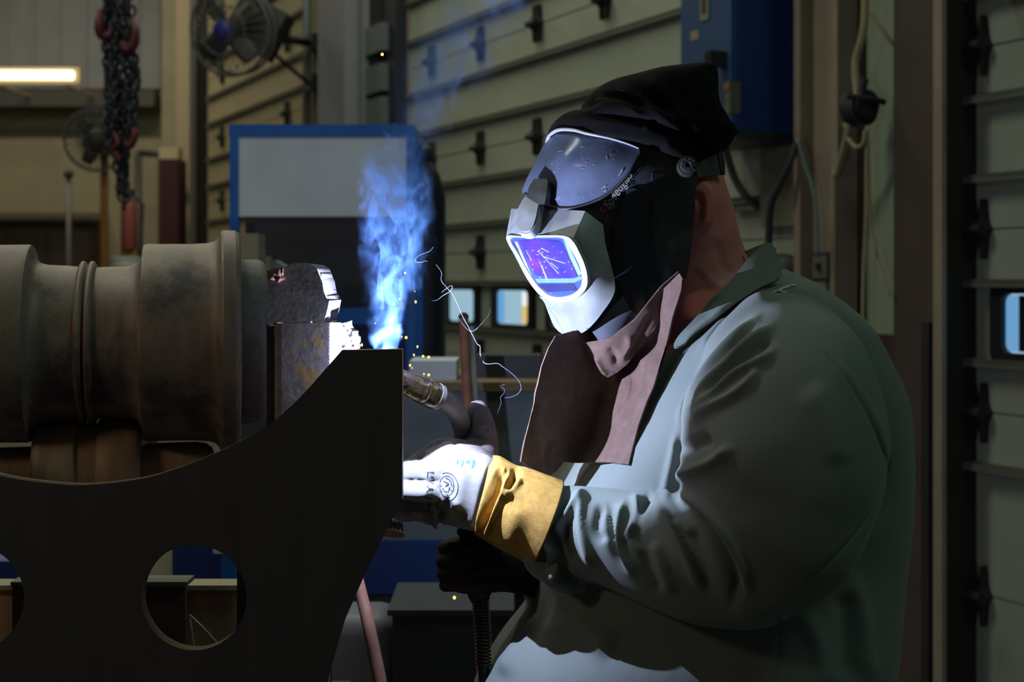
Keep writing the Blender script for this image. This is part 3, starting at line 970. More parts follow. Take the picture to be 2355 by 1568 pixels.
    t = thing('workbench', 'grey fronted workbench with a brown board top behind the hands', 'workbench', ((x0 + x1) / 2, Y, 0))
    mb = MB(); mb.box(((x0 + x1) / 2, Y + .25, zt - .01), x1 - x0, .56, .022); mb.obj('top', M['board'], t)
    mb = MB(); mb.box(((x0 + x1) / 2 - .07, Y + .30, (zt - .02 + P(0, 1248, Y).z) / 2), x1 - x0 + .14, .5, zt - .02 - P(0, 1248, Y).z); mb.obj('front_panel', M['greypanel'], t)
    z2, z3 = P(0, 1248, Y).z, P(0, 1372, Y).z
    mb = MB(); mb.box(((x0 + x1) / 2 - .10, Y + .28, (z2 + z3) / 2), x1 - x0 + .3, .5, z2 - z3); mb.obj('blue_drawer', mat('drawer_blue', (0.006, 0.035, 0.19), .5), t)
    mb = MB(); mb.box(((x0 + x1) / 2 - .10, Y + .30, z3 / 2), x1 - x0 + .3, .5, z3); mb.obj('plinth', M['darkpanel'], t)
    mb = MB(); q = P(1000, 866, Y + .15); mb.box((q.x, q.y, zt + .025), .12, .2, .05); tag(mb.obj('pale_tray', M['whitepanel']), 'small pale tray on the brown board of the workbench', 'tray')
    mb = MB(); q = P(1170, 860, Y + .2); mb.box((q.x, q.y, zt + .03), .17, .12, .06); tag(mb.obj('tool_box', M['darkpanel']), 'black box lying on the brown board of the workbench', 'box')
    # rod standing on the bench
    a, b = P(1066, 730, 3.0), P(1080, 1000, 2.9)
    t = thing('steel_rod', 'upright rust brown rod rising behind the gloved thumb', 'rod', b)
    dr = (b - a).normalized()
    mb = MB(); mb.tube([a, b + dr * .6], .0105, 14); mb.obj('shaft', M['rod'], t, True, 40)
    mb = MB(); mb.tube([a + Vector((.017, .01, -.02)), b + dr * .6 + Vector((.017, .01, 0))], .005, 10); mb.obj('strip', M['greypanel'], t, True)
    mb = MB(); mb.sphere(a, .0115, 14, 8); mb.obj('end_cap', M['rubber'], t, True)
    mb = MB(); q = b + dr * .6; mb.tube([q, (q.x, q.y, 0.0)], .018, 12); mb.obj('stand', M['darkpanel'], t, True)
    # pale equipment low behind the hose
    t = thing('grinder_box', 'blurred pale grey machine box low behind the copper hose', 'machine', P(820, 1700, 3.2))
    V, Fc = evaluated([tuple(P(800, 1500, 3.2) + Vector((x * .11, y * .1, z * .12 - .02))) for x in (-1, 1) for y in (-1, 1) for z in (-1, 1)],
                      [(0, 1, 3, 2), (4, 6, 7, 5), (0, 4, 5, 1), (2, 3, 7, 6), (0, 2, 6, 4), (1, 5, 7, 3)], [('BEVEL', dict(width=.04, segments=4))])
    obj('housing', V, Fc, mat('pale_machine_grey', (0.20, 0.20, 0.25), .5), t)
    q = P(800, 1600, 3.2)
    mb = MB(); mb.box((q.x, q.y, .33), .2, .18, .66); mb.obj('stand', M['darkpanel'], t)
    a = P(1140, 1470, 3.1); 
    t = thing('parts_cart', 'dark parts cart standing low behind the torch cable', 'cart', (a.x - .05, 3.0, 0))
    mb = MB(); mb.box((a.x - .09, 3.05, .437), .24, .25, .86); mb.obj('body', mat('cart_grey', (0.05, 0.05, 0.058), .4), t)
    mb = MB(); mb.box((a.x - .09, 3.05, .873), .26, .27, .012); mb.obj('top', mat('cart_top', (0.06, 0.062, 0.07), .4), t)

    # electrical cabinet on the wall
    n0, n1 = .02, .30
    sA, sB = s_of(1692, n1), s_of(1568, n1)
    zb = z_of(1692, 300, n1); zt = zb + 1.1
    t = thing('electrical_cabinet', 'blue electrical cabinet mounted on the wall beside the cream column', 'cabinet', W((sA + sB) / 2, .15, zb))
    mb = MB(); wbox(mb, sA, sB, n0, n1, zb, zt); mb.obj('body', M['bluebox'], t)
    mb = MB(); wbox(mb, sA + .012, sB - .012, n1, n1 + .012, zb + .03, zt - .03); mb.obj('door', M['bluefront'], t)
    mb = MB(); wbox(mb, sA - .012, sB + .01, n0, n1 + .01, zb - .035, zb); mb.obj('bottom_flange', M['darkpanel'], t)
    sl = s_of(1620, n1 + .014); z = z_of(1620, 8, n1)
    mb = MB(); wbox(mb, sl - .028, sl + .028, n1 + .012, n1 + .016, z - .07, z + .16); lp = mb.obj('label_plate', mat('yellowed_label', (0.26, 0.24, 0.16), .6), t)
    mb = MB(); wbox(mb, sl - .012, sl + .014, n1 + .016, n1 + .018, z - .045, z + .14); mb.obj('label_stripe', M['darkpanel'], t)
    sl = s_of(1597, n1 + .014); z = z_of(1597, 84, n1)
    mb = MB(); wbox(mb, sl - .028, sl + .028, n1 + .012, n1 + .014, z - .018, z + .018); mb.obj('paint_scrape', mat('scrape', (.3, .22, .17), .7), t)
    sl = s_of(1665, n1 + .014); z = z_of(1665, 140, n1)
    mb = MB(); wbox(mb, sl - .02, sl + .02, n1 + .012, n1 + .09, z - .03, z + .03); wbox(mb, sl - .012, sl + .012, n1 + .06, n1 + .09, z - .14, z + .02); mb.obj('switch_handle', M['rubber'], t)
    # small fittings beneath it
    sl = s_of(1666, .12); z = z_of(1666, 195, .12)
    t = thing('junction_box', 'small pale junction box with an orange tag behind the hood', 'junction box', W(s_of(1672, .34), .32, zb))
    sl = s_of(1672, .36); z = z_of(1672, 225, .36)
    mb = MB(); wbox(mb, sl - .02, sl + .02, .312, .36, z - .06, z + .06); mb.obj('body', M['outlet'], t)
    mb = MB(); wbox(mb, sl - .018, sl + .018, .36, .364, z + .03, z + .055); mb.obj('tag', M['orange'], t)
    # flexible conduits
    def hang(name, label, cat, pts, r, mm, n=30):
        V, Fc = ptube([(a, b, c, r * F / c) for a, b, c in pts], n, 12)
        return tag(obj(name, V, Fc, mm), label, cat)
    Yk = W(s_of(1680, .15), .15, 0).y
    hang('flexible_conduit', 'grey flexible conduit curving down from the blue cabinet behind the ear', 'conduit', [(1655, 318, Yk, ), (1668, 345, Yk), (1690, 410, Yk), (1715, 450, Yk), (1738, 470, Yk + .05)], .016, M['cable'])
    hang('hanging_cable', 'dark cable with a plug hanging below the blue cabinet by the cream column', 'cable', [(1832, 325, 5.3), (1818, 370, 5.28), (1790, 430, 5.3), (1772, 480, 5.33), (1768, 560, 5.35), (1770, 600, 5.35)], .014, M['rubber'])
    hang('grey_wire', 'thin grey wire running down the cream column to the outlet box', 'wire', [(1835, 322, 5.15), (1852, 380, 5.13), (1874, 460, 5.1), (1880, 590, 5.08)], .008, M['conduit'])
    a = W(s_of(1850, .02), .02, z_of(1790, 470, .02)); 
    mb = MB(); wbox(mb, s_of(1742, .03), s_of(1690, .03), 0, .035, z_of(1715, 474, .03) - .02, z_of(1715, 474, .03)); tag(mb.obj('wall_ledge', M['strut']), 'short dark ledge on the door behind the neck', 'ledge')
    mb = MB(); wbox(mb, s_of(1836, .04), s_of(1748, .04), 0, .04, z_of(1790, 520, .04), z_of(1790, 338, .04)); tag(mb.obj('backing_board', mat('board_grey', (0.20, 0.18, 0.13), .7)), 'grey backing board under the blue electrical cabinet', 'board')
    n = .16
    s0, s1 = s_of(1908, n), s_of(1868, n)
    t = thing('outlet_box', 'grey electrical outlet box on the cream column above the shoulder', 'outlet', W(s0, n, z_of(1888, 650, n)))
    mb = MB(); wbox(mb, s0, s1, .10, n, z_of(1888, 648, n), z_of(1888, 580, n)); mb.obj('body', M['darkpanel'], t)
    mb = MB(); wbox(mb, s0 + .01, s1 - .01, n, n + .006, z_of(1888, 640, n), z_of(1888, 588, n)); mb.obj('cover', M['outlet'], t)
    mb = MB(); wbox(mb, (s0 + s1) / 2 - .008, (s0 + s1) / 2 + .008, n + .006, n + .02, z_of(1888, 622, n), z_of(1888, 605, n)); mb.obj('switch', M['rubber'], t)
    c = W(s_of(1815, .12), .12, z_of(1815, 615, .12))
    V, Fc = lathe([(0, .05), (.05, .055), (.08, .04), (.095, .012)], c, WN, 24); 
    tag(obj('round_junction_box', V, Fc, mat('grey_knob', (0.15, 0.14, 0.13), .5), None, True, 40), 'round grey junction box on the column just behind the collar', 'junction box')
    # rope hoist: pulley block with ropes
    n = .18
    Yp = W(s_of(1980, n), n, 0).y
    c = P(1976, 250, Yp)
    t = thing('pulley_block', 'dark pulley block hung with tan ropes in the recess beside the brown column', 'pulley', c)
    V, Fc = lathe([(-.03, .055), (-.03, .062), (0, .045), (.03, .062), (.03, .055)], c, (.5, -.86, 0), 24); obj('sheave', V, Fc, M['hinge'], t, True, 40)
    mb = MB()
    for dn in (-.045, .033):
        V, Fc = lathe([(dn, .015), (dn, .052), (dn + .012, .052), (dn + .012, .015)], c + Vector((0, 0, .01)), (.5, -.86, 0), 20); mb.add(V, Fc)
    mb.tube([c + Vector((-.055, -.05, .035)), c + Vector((.03, -.05, .03)), c + Vector((.08, -.03, .018))], .011, 8); mb.tube([c + Vector((0, -.03, .05)), c + Vector((.01, -.03, .10))], .016, 8)
    mb.obj('cheek_plate', M['darkbrown'], t)
    def rope(pts, r):
        V, Fc = ptube([(a, b, W(s_of(a, n), n, 0).y + dy, r) for a, b, dy in pts], 34, 10); obj('rope', V, Fc, M['rope'], t)
    rope([(1992, -300, -.02), (1990, 0, -.02), (1984, 80, -.02), (1968, 140, -.02), (1970, 200, -.03), (1976, 235, -.04)], 9)
    rope([(1945, 285, -.05), (1950, 300, -.05), (1938, 350, -.03), (1925, 400, 0), (1918, 430, .02), (1917, 760, .03)], 7.5)
    rope([(1950, 318, -.05), (1968, 338, -.05), (1985, 330, -.05), (1990, 300, -.05)], 5)
    rope([(1994, 290, -.03), (1992, 500, -.03), (1986, 640, -.03), (1984, 800, -.03), (1982, 1100, -.03)], 4.5)
    rope([(1996, 320, .05), (2002, 500, .05), (2020, 600, .04), (2048, 680, .03)], 3)
    mb = MB(); a = P(1992, -300, W(s_of(1992, n), n, 0).y - .02); mb.tube([a, (a.x, a.y, 6.5)], .013, 8); mb.obj('upper_rope', M['rope'], t, True)
    mb = MB(); mb.tube([W(s_of(1996, .05), .04, z_of(1996, 30, .05)), W(s_of(2054, .05), .04, z_of(2054, 110, .05))], .006, 8); tag(mb.obj('slack_cord', M['rope'], None, True), 'thin slack cord crossing the pale strip near the brown column', 'cord')


# ------------------------------------------------------------------ the work piece
def rough(V, Fc, amp, scale, only=None):
    V = np.array([tuple(v) for v in V], float); N = normals(V, Fc)
    X, Yp = to_px(V)
    d = np.array([noise.noise((v[0] * scale, v[1] * scale, v[2] * scale)) + .5 * noise.noise((v[0] * scale * 2.7, v[1] * scale * 2.7, v[2] * scale * 2.7)) for v in V])
    if only: d = d * np.array([only(x, y) for x, y in zip(X, Yp)])
    return V + N * (d * amp)[:, None], Fc


def prism(outline, Y, thick, step=9, holes=()):
    p2, Fc = sheet2d(outline, step, holes)
    V = [P(a[0], a[1], Y) for a in p2]
    Fc = orient(V, Fc)
    n = len(V)
    B = [v + Vector((0, thick, 0)) for v in V]
    cnt = {}
    for f in Fc:
        for i in range(len(f)): cnt[(f[i], f[(i + 1) % len(f)])] = 1
    edge = [(b, a, a + n, b + n) for (a, b) in cnt if (b, a) not in cnt]
    return V + B, list(Fc) + [tuple(i + n for i in f[::-1]) for f in Fc] + edge, 2 * len(Fc)


def build_work():
    # ---- the dark plate with the arch and the round holes
    arch = [(786, 805), (714, 888), (670, 933), (616, 978), (553, 1014), (495, 1042), (402, 1079), (317, 1102), (201, 1115), (112, 1111), (0, 1094), (-90, 1062), (-173, 1015), (-245, 950), (-320, 880), (-406, 805)]
    am = [tuple(a) for a in catmull(arch[1:-1], 70)]
    out = [(925, 803), (925, 1147), (905, 1188), (838, 1322), (790, 1432), (752, 1568), (724, 1700), (692, 1850), (-312, 1850), (-344, 1700), (-372, 1568), (-458, 1322), (-545, 1147), (-545, 803)] + [arch[-1]] + am[::-1] + [arch[0]]
    circ = lambda cx, cy, r: [(cx + r * math.cos(2 * PI * k / 72), cy + r * math.sin(2 * PI * k / 72)) for k in range(72)]
    V, Fc, nf = prism(out, 1.80, .020, 26, [circ(446, 1374, 121), (circ(-66, 1374, 121))])
    o = obj('arched_plate', V, Fc, M['plate'], None, False)
    o.data.materials.append(M['cut'])
    for i, p in enumerate(o.data.polygons): p.material_index = 1 if i >= nf else 0
    tag(o, 'large dark steel plate with an arched top and round holes in front of the shaft', 'steel plate')

    # ---- grooved shaft lying behind the arch
    A = Vector((0.978, 0.207, 0)); O = P(330, 787, 2.15)
    def d_of(px, o=O, a=A):
        k = (px - CX) / F
        return (k * o.y - o.x) / (a.x - k * a.y)
    def prof(pp, o=O, a=A):
        r = []
        for px, rr in pp:
            d = d_of(px, o, a); r.append((d, rr * (o + a * d).y / F))
        return r
    t = thing('grooved_shaft', 'big brown grooved shaft with flanges lying behind the arched plate', 'shaft', (O.x, O.y, O.z))
    V, Fc = lathe(prof([(-160, 100), (-160, 226), (66, 227), (74, 225), (77, 220), (79, 205), (84, 192), (95, 184), (112, 180), (150, 178), (184, 175)]), O, A, 128); obj('end_drum', V, Fc, M['steel'], t, True, 35)
    V, Fc = lathe(prof([(182, 150), (182, 175), (185, 182), (189, 187), (193, 188), (198, 186), (201, 179), (203, 177), (205, 179), (208, 186), (213, 188), (217, 187), (221, 182), (224, 175), (224, 150)]), O, A, 128); obj('groove_rings', V, Fc, M['steel'], t, True, 60)
    V, Fc = lathe(prof([(222, 150), (222, 173), (235, 174), (290, 175), (312, 181), (322, 188), (328, 198), (331, 212), (331.5, 224), (340, 226), (440, 225), (480, 227), (494, 231), (502, 238), (507, 247), (509, 253)]), O, A, 128); obj('drum', V, Fc, M['steel'], t, True, 35)
    V, Fc = lathe(prof([(508, 180), (508, 253), (513, 256), (540, 255), (548, 250), (551, 243), (551, 150)]), O, A, 128); obj('flange', V, Fc, M['steel'], t, True, 30)
    V, Fc = lathe(prof([(550, 100), (550, 186), (560, 188), (592, 187), (604, 183), (610, 176), (613, 165), (613, 90), (640, 88), (640, 20)]), O, A, 128); V, Fc = rough(V, Fc, .0012, 55); obj('hub', V, Fc, M['steel2'], t, True, 40)

    # ---- lower shaft it rests on
    O2 = P(205, 1090, 2.14)
    t = thing('cradle_roller', 'tan steel roller under the grooved shaft, its middle fitting the groove', 'roller', O2)
    V, Fc = lathe(prof([(82, 40), (82, 112), (85, 119), (92, 124), (104, 126), (176, 127), (180, 124), (182, 117), (226, 117), (229, 124), (233, 127), (300, 126), (314, 123), (323, 116), (326, 106), (326, 40)], O2), O2, A, 96); obj('raised_middle', V, Fc, M['lowsteel'], t, True, 40)
    V, Fc = lathe(prof([(-160, 30), (-160, 66), (83, 67), (83, 30)], O2), O2, A, 96); obj('journal', V, Fc, M['lowsteel'], t, True, 40)
    V, Fc = lathe(prof([(325, 30), (325, 67), (450, 68), (474, 64), (488, 54), (494, 38), (494, 10)], O2), O2, A, 96); obj('journal', V, Fc, M['lowsteel'], t, True, 40)
    zt = P(0, 1850, 1.80).z
    mb = MB(); q = P(200, 1216, 2.14); mb.box((q.x, q.y - .025, (q.z - .002 + zt) / 2), .11, .05, q.z - .002 - zt)
    tag(mb.obj('saddle_block', M['steel']), 'steel saddle block under the tan roller behind the arched plate', 'support block')
    mb = MB(); q = P(-120, 1161, 2.11); mb.box((q.x, q.y - .02, (q.z + zt) / 2), .05, .05, q.z - zt)
    tag(mb.obj('shaft_stand', M['steel']), 'steel stand carrying the far end of the shaft', 'support block')

    # ---- broken blocks on the shaft end
    up = [(614, 625), (625, 618), (655, 615), (668, 606), (690, 604), (714, 607), (728, 616), (735, 634), (741, 648), (745, 672), (752, 688), (757, 692), (754, 708), (750, 724), (746, 736), (748, 742), (614, 743)]
    V, Fc, _ = prism(up, 1.8221, .13, 5)
    t = thing('upper_block', 'dark rough steel block stacked on the rust-flecked block at the shaft end', 'steel block', P(680, 750, 1.9))
    obj('body', V, Fc, M['block2'], t, True, 40)
    V, Fc, _ = prism([(732, 632), (737, 630), (744, 650), (749, 676), (756, 686), (759, 694), (755, 712), (752, 730), (747, 742), (744, 738), (746, 700), (740, 665)], 1.836, .11, 4)
    V, Fc = rough(V, Fc, .003, 160); obj('broken_edge', V, Fc, mat('dull_slag', (0.20, 0.18, 0.20), .85), t, True, 60)
    V, Fc, _ = prism([(616, 622), (650, 617), (654, 640), (640, 646), (620, 640)], 1.820, .02, 4)
    V, Fc = rough(V, Fc, .003, 120); obj('rusty_chip', V, Fc, mat('rust_patch', (0.13, 0.055, 0.035), .85), t, True, 50)
    def lowY(p):
        x = p[:, 0]
        return 1.8221 + .030 * np.clip((x - 763) / 24, 0, 1) ** 1.3 + .004 * np.clip((640 - x) / 8, 0, 1)
    t = thing('rusty_block', 'grey steel block flecked with tan rust right behind the arch end', 'steel block', P(700, 1300, 1.9))
    p2, F2 = sheet2d([(632, 743), (700, 741), (784, 742), (786, 800), (786, 1010), (632, 1010)], 5)
    V = [P(a[0], a[1], y) for a, y in zip(p2, lowY(np.array(p2)))]; F2 = orient(V, F2)
    V, F2 = evaluated2(V, F2, .10); pass
    obj('body', V, F2, M['block'], t, True, 40)
    V, Fc, _ = prism([(781, 744), (797, 741), (800, 752), (803, 758), (812, 764), (814, 776), (819, 785), (817, 806), (812, 826), (800, 840), (782, 846)], 1.850, .06, 3)
    V, Fc = rough(V, Fc, .0035, 190); obj('slag_crust', V, Fc, M['slag'], t, True, 70)
    mb = MB(); a = P(665, 1008, 1.93); mb.box((a.x, a.y, (a.z + zt) / 2), .05, .06, a.z - zt); mb.obj('support_leg', M['steel'], t)

    # ---- fixture behind the plate and the table carrying it all
    t = thing('fixture_box', 'brown steel fixture with a tan top strip seen through the round holes', 'fixture', P(300, 1690, 2.2))
    def pbox(nm, x0, x1, y0, y1, Y, d, mm):
        a, b = P(x0, y1, Y), P(x1, y0, Y); q = MB(); q.box(((a.x + b.x) / 2, Y + d / 2, (a.z + b.z) / 2), b.x - a.x, d, b.z - a.z); return q.obj(nm, mm, t)
    pbox('long_panel', -300, 556, 1355, 1610, 2.24, .012, M['lowsteel'])
    pbox('top_strip', -300, 556, 1346, 1357, 2.225, .05, mat('strip_tan', (0.33, 0.28, 0.17), .6))
    pbox('inner_panel', 28, 426, 1346, 1480, 2.17, .012, mat('inner_brown', (0.11, 0.06, 0.04), .6))
    pbox('inner_strip', 24, 430, 1338, 1348, 2.16, .05, mat('strip_olive', (0.12, 0.115, 0.075), .6))
    pbox('end_panel', 545, 640, 1210, 1660, 2.0, .015, M['darkpanel'])
    pbox('tray', -300, 640, 1595, 1615, 2.16, .10, M['lowsteel'])
    mb = MB(); mb.tube([P(436, 1415, 2.13), P(470, 1447, 2.12), P(512, 1493, 2.1)], .0022, 8); mb.tube([P(436, 1415, 2.14), P(440, 1450, 2.15), P(448, 1500, 2.13)], .002, 8); mb.obj('wire', mat('pale_wire', (.35, .3, .26), .5), t, True)
    for x in (-290, 630):
        a = P(x, 1610, 2.1); mb = MB(); mb.box((a.x, a.y, (a.z + zt) / 2), .03, .1, abs(a.z - zt)); mb.obj('foot', M['darkpanel'], t)
    t = thing('work_table', 'steel work table carrying the arched plate and the shaft', 'table', (-.5, 2.1, 0))
    a, b = P(-620, 1850, 1.80), P(692, 1850, 1.80)
    mb = MB(); mb.box(((a.x + b.x) / 2, 2.05, zt - .015), b.x - a.x, .62, .03); mb.obj('top', M['plate'], t)
    for x in (a.x + .05, b.x - .06):
        for y in (1.80, 2.30):
            mb = MB(); mb.box((x, y, (zt - .03) / 2), .06, .06, zt - .03); mb.obj('leg', M['darkpanel'], t)
    # things further back, seen through the holes
    t = thing('navy_bin', 'navy steel bin with a bright blue corner seen through the round hole', 'bin', P(460, 1400, 3.6))
    a, b = P(396, 1420, 3.6), P(560, 1215, 3.6)
    mb = MB(); mb.box(((a.x + b.x) / 2, 3.75, b.z / 2), b.x - a.x, .3, b.z); mb.obj('body', M['navy'], t)
    c = P(514, 0, 3.6); d = P(560, 0, 3.6)
    mb = MB(); mb.box(((c.x + d.x) / 2, 3.59, b.z / 2), d.x - c.x, .03, b.z + .01); mb.obj('corner_post', M['blue'], t)
    mb = MB(); mb.box(((c.x + d.x) / 2 - .02, 3.575, P(0, 1262, 3.6).z), .05, .01, .012); mb.obj('label', M['whitepanel'], t)
    a, b = P(180, 1420, 3.9), P(398, 1190, 3.9)
    mb = MB(); mb.box(((a.x + b.x) / 2, 4.05, b.z / 2), b.x - a.x, .3, b.z); tag(mb.obj('pale_crate', mat('pale_crate_paint', (.72, .70, .48), .7)), 'pale olive crate seen through the round hole beside the navy bin', 'crate')
    a, b = P(-260, 1420, 3.6), P(60, 1290, 3.6)
    mb = MB(); mb.box(((a.x + b.x) / 2, 3.75, b.z / 2), b.x - a.x, .3, b.z); tag(mb.obj('navy_box', M['navy']), 'navy box seen through the half hidden round hole at the frame edge', 'box')


# ------------------------------------------------------------------ torch, hammer, hose
def build_tools():
    t = thing('welding_torch', 'welding torch with a spattered brass nozzle and grey gooseneck in the gloved hands', 'welding torch', P(1085, 1250, 1.99))
    a, b = P(884, 858, 1.846), P(1012, 916, 1.899)
    L = (b - a).length; ax = (b - a).normalized()
    rp = 1.93 / F
    V, Fc = lathe([(0, 10 * rp), (0, 19 * rp), (L * .05, 20.5 * rp), (L * .30, 24.5 * rp), (L * .62, 28 * rp), (L * .64, 29.2 * rp)], a, ax, 40); V, Fc = rough(V, Fc, .0009, 140); obj('nozzle', V, Fc, M['brass'], t, True, 40)
    V, Fc = lathe([(L * .63, 20 * rp), (L * .635, 28.4 * rp), (L * .65, 29.5 * rp), (L * .70, 29.8 * rp), (L * .72, 28.8 * rp), (L * .73, 30 * rp), (L * .90, 30.5 * rp), (L * .91, 26 * rp)], a, ax, 40); obj('collar', V, Fc, M['brass'], t, True, 40)
    V, Fc = lathe([(L * .90, 20 * rp), (L * .90, 31 * rp), (L * .97, 31 * rp), (L * .985, 27 * rp), (L * 1.02, 22 * rp), (L * 1.03, 15 * rp)], a, ax, 40); obj('insulator_ring', V, Fc, M['neck'], t, True, 40)
    V, Fc = ptube([(1000, 910, 1.893, 22), (1025, 922, 1.908, 23), (1048, 945, 1.930, 23), (1062, 980, 1.956, 22), (1068, 1030, 1.972, 21), (1076, 1090, 1.982, 21), (1082, 1160, 1.99, 21)], 40, 24); obj('gooseneck', V, Fc, M['neck'], t, True, 50)
    V, Fc = ptube([(1080, 1130, 1.99, 22), (1082, 1150, 1.99, 31), (1090, 1250, 1.99, 33), (1102, 1360, 1.99, 28), (1104, 1372, 1.99, 20)], 40, 24); obj('handle', V, Fc, M['rubber'], t, True, 50)
    A = catmull([(1103, 1362, 1.99), (1108, 1440, 1.99), (1112, 1530, 1.995)], 600)
    pts = []
    for i, q in enumerate(A):
        an = i / 600 * 2 * PI * 22
        pts.append(P(q[0] + 17 * math.cos(an), q[1], q[2] + .010 * math.sin(an)))
    V, Fc = tube(pts, .0016, 8); obj('strain_relief_spring', V, Fc, mat('spring_steel', (0.10, 0.07, 0.055), .4, metal=.6), t, True)
    V, Fc = ptube([(1103, 1355, 1.99, 14), (1108, 1440, 1.99, 13), (1112, 1530, 1.995, 13), (1118, 1700, 2.0, 13), (1120, 2100, 2.0, 13), (1110, 2800, 2.0, 13), (1080, 3150, 1.98, 13), (900, 3210, 1.97, 13)], 60, 16); obj('cable', V, Fc, M['rubber'], t, True)
    # copper brown hose hanging below the plate edge
    V, Fc = ptube([(800, 1240, 1.93, 13), (815, 1300, 1.92, 13), (832, 1370, 1.91, 14), (848, 1440, 1.90, 15), (862, 1510, 1.90, 16), (876, 1580, 1.90, 16), (905, 1750, 1.90, 16), (925, 2200, 1.90, 16), (900, 3000, 1.92, 16), (820, 3290, 1.90, 16), (600, 3310, 1.9, 16)], 80, 18)
    tag(obj('gas_hose', V, Fc, M['hose'], None, True), 'copper brown hose hanging below the edge of the arched plate', 'hose')
    # chipping hammer lying behind the plate edge
    t = thing('chipping_hammer', 'chipping hammer with tan handle and coil spring poking out below the fingers', 'hammer', P(880, 1220, 1.95))
    V, Fc = ptube([(700, 1222, 1.95, 7), (840, 1222, 1.95, 9), (890, 1225, 1.95, 9.5), (918, 1229, 1.95, 9), (930, 1231, 1.95, 4)], 30, 14); obj('handle', V, Fc, M['wood'], t, True)
    pts = []
    for i in range(160):
        u = i / 159; an = u * 2 * PI * 5
        pts.append(P(880 + 46 * u, 1204 + 4 * u + 11 * math.cos(an), 1.965 + .008 * math.sin(an)))
    V, Fc = tube(pts, .0017, 8); obj('coil_spring', V, Fc, M['neck'], t, True)
    mb = MB(); q = P(715, 1235, 1.95); zt = P(0, 1850, 1.80).z
    mb.box((q.x, q.y + .02, (q.z - .012 + zt) / 2), .05, .025, q.z - .012 - zt); tag(mb.obj('tool_rest', M['darkpanel']), 'dark tool rest behind the arched plate holding the hammer', 'support block')


# ------------------------------------------------------------------ the welder
def ring_between(a, b): return a


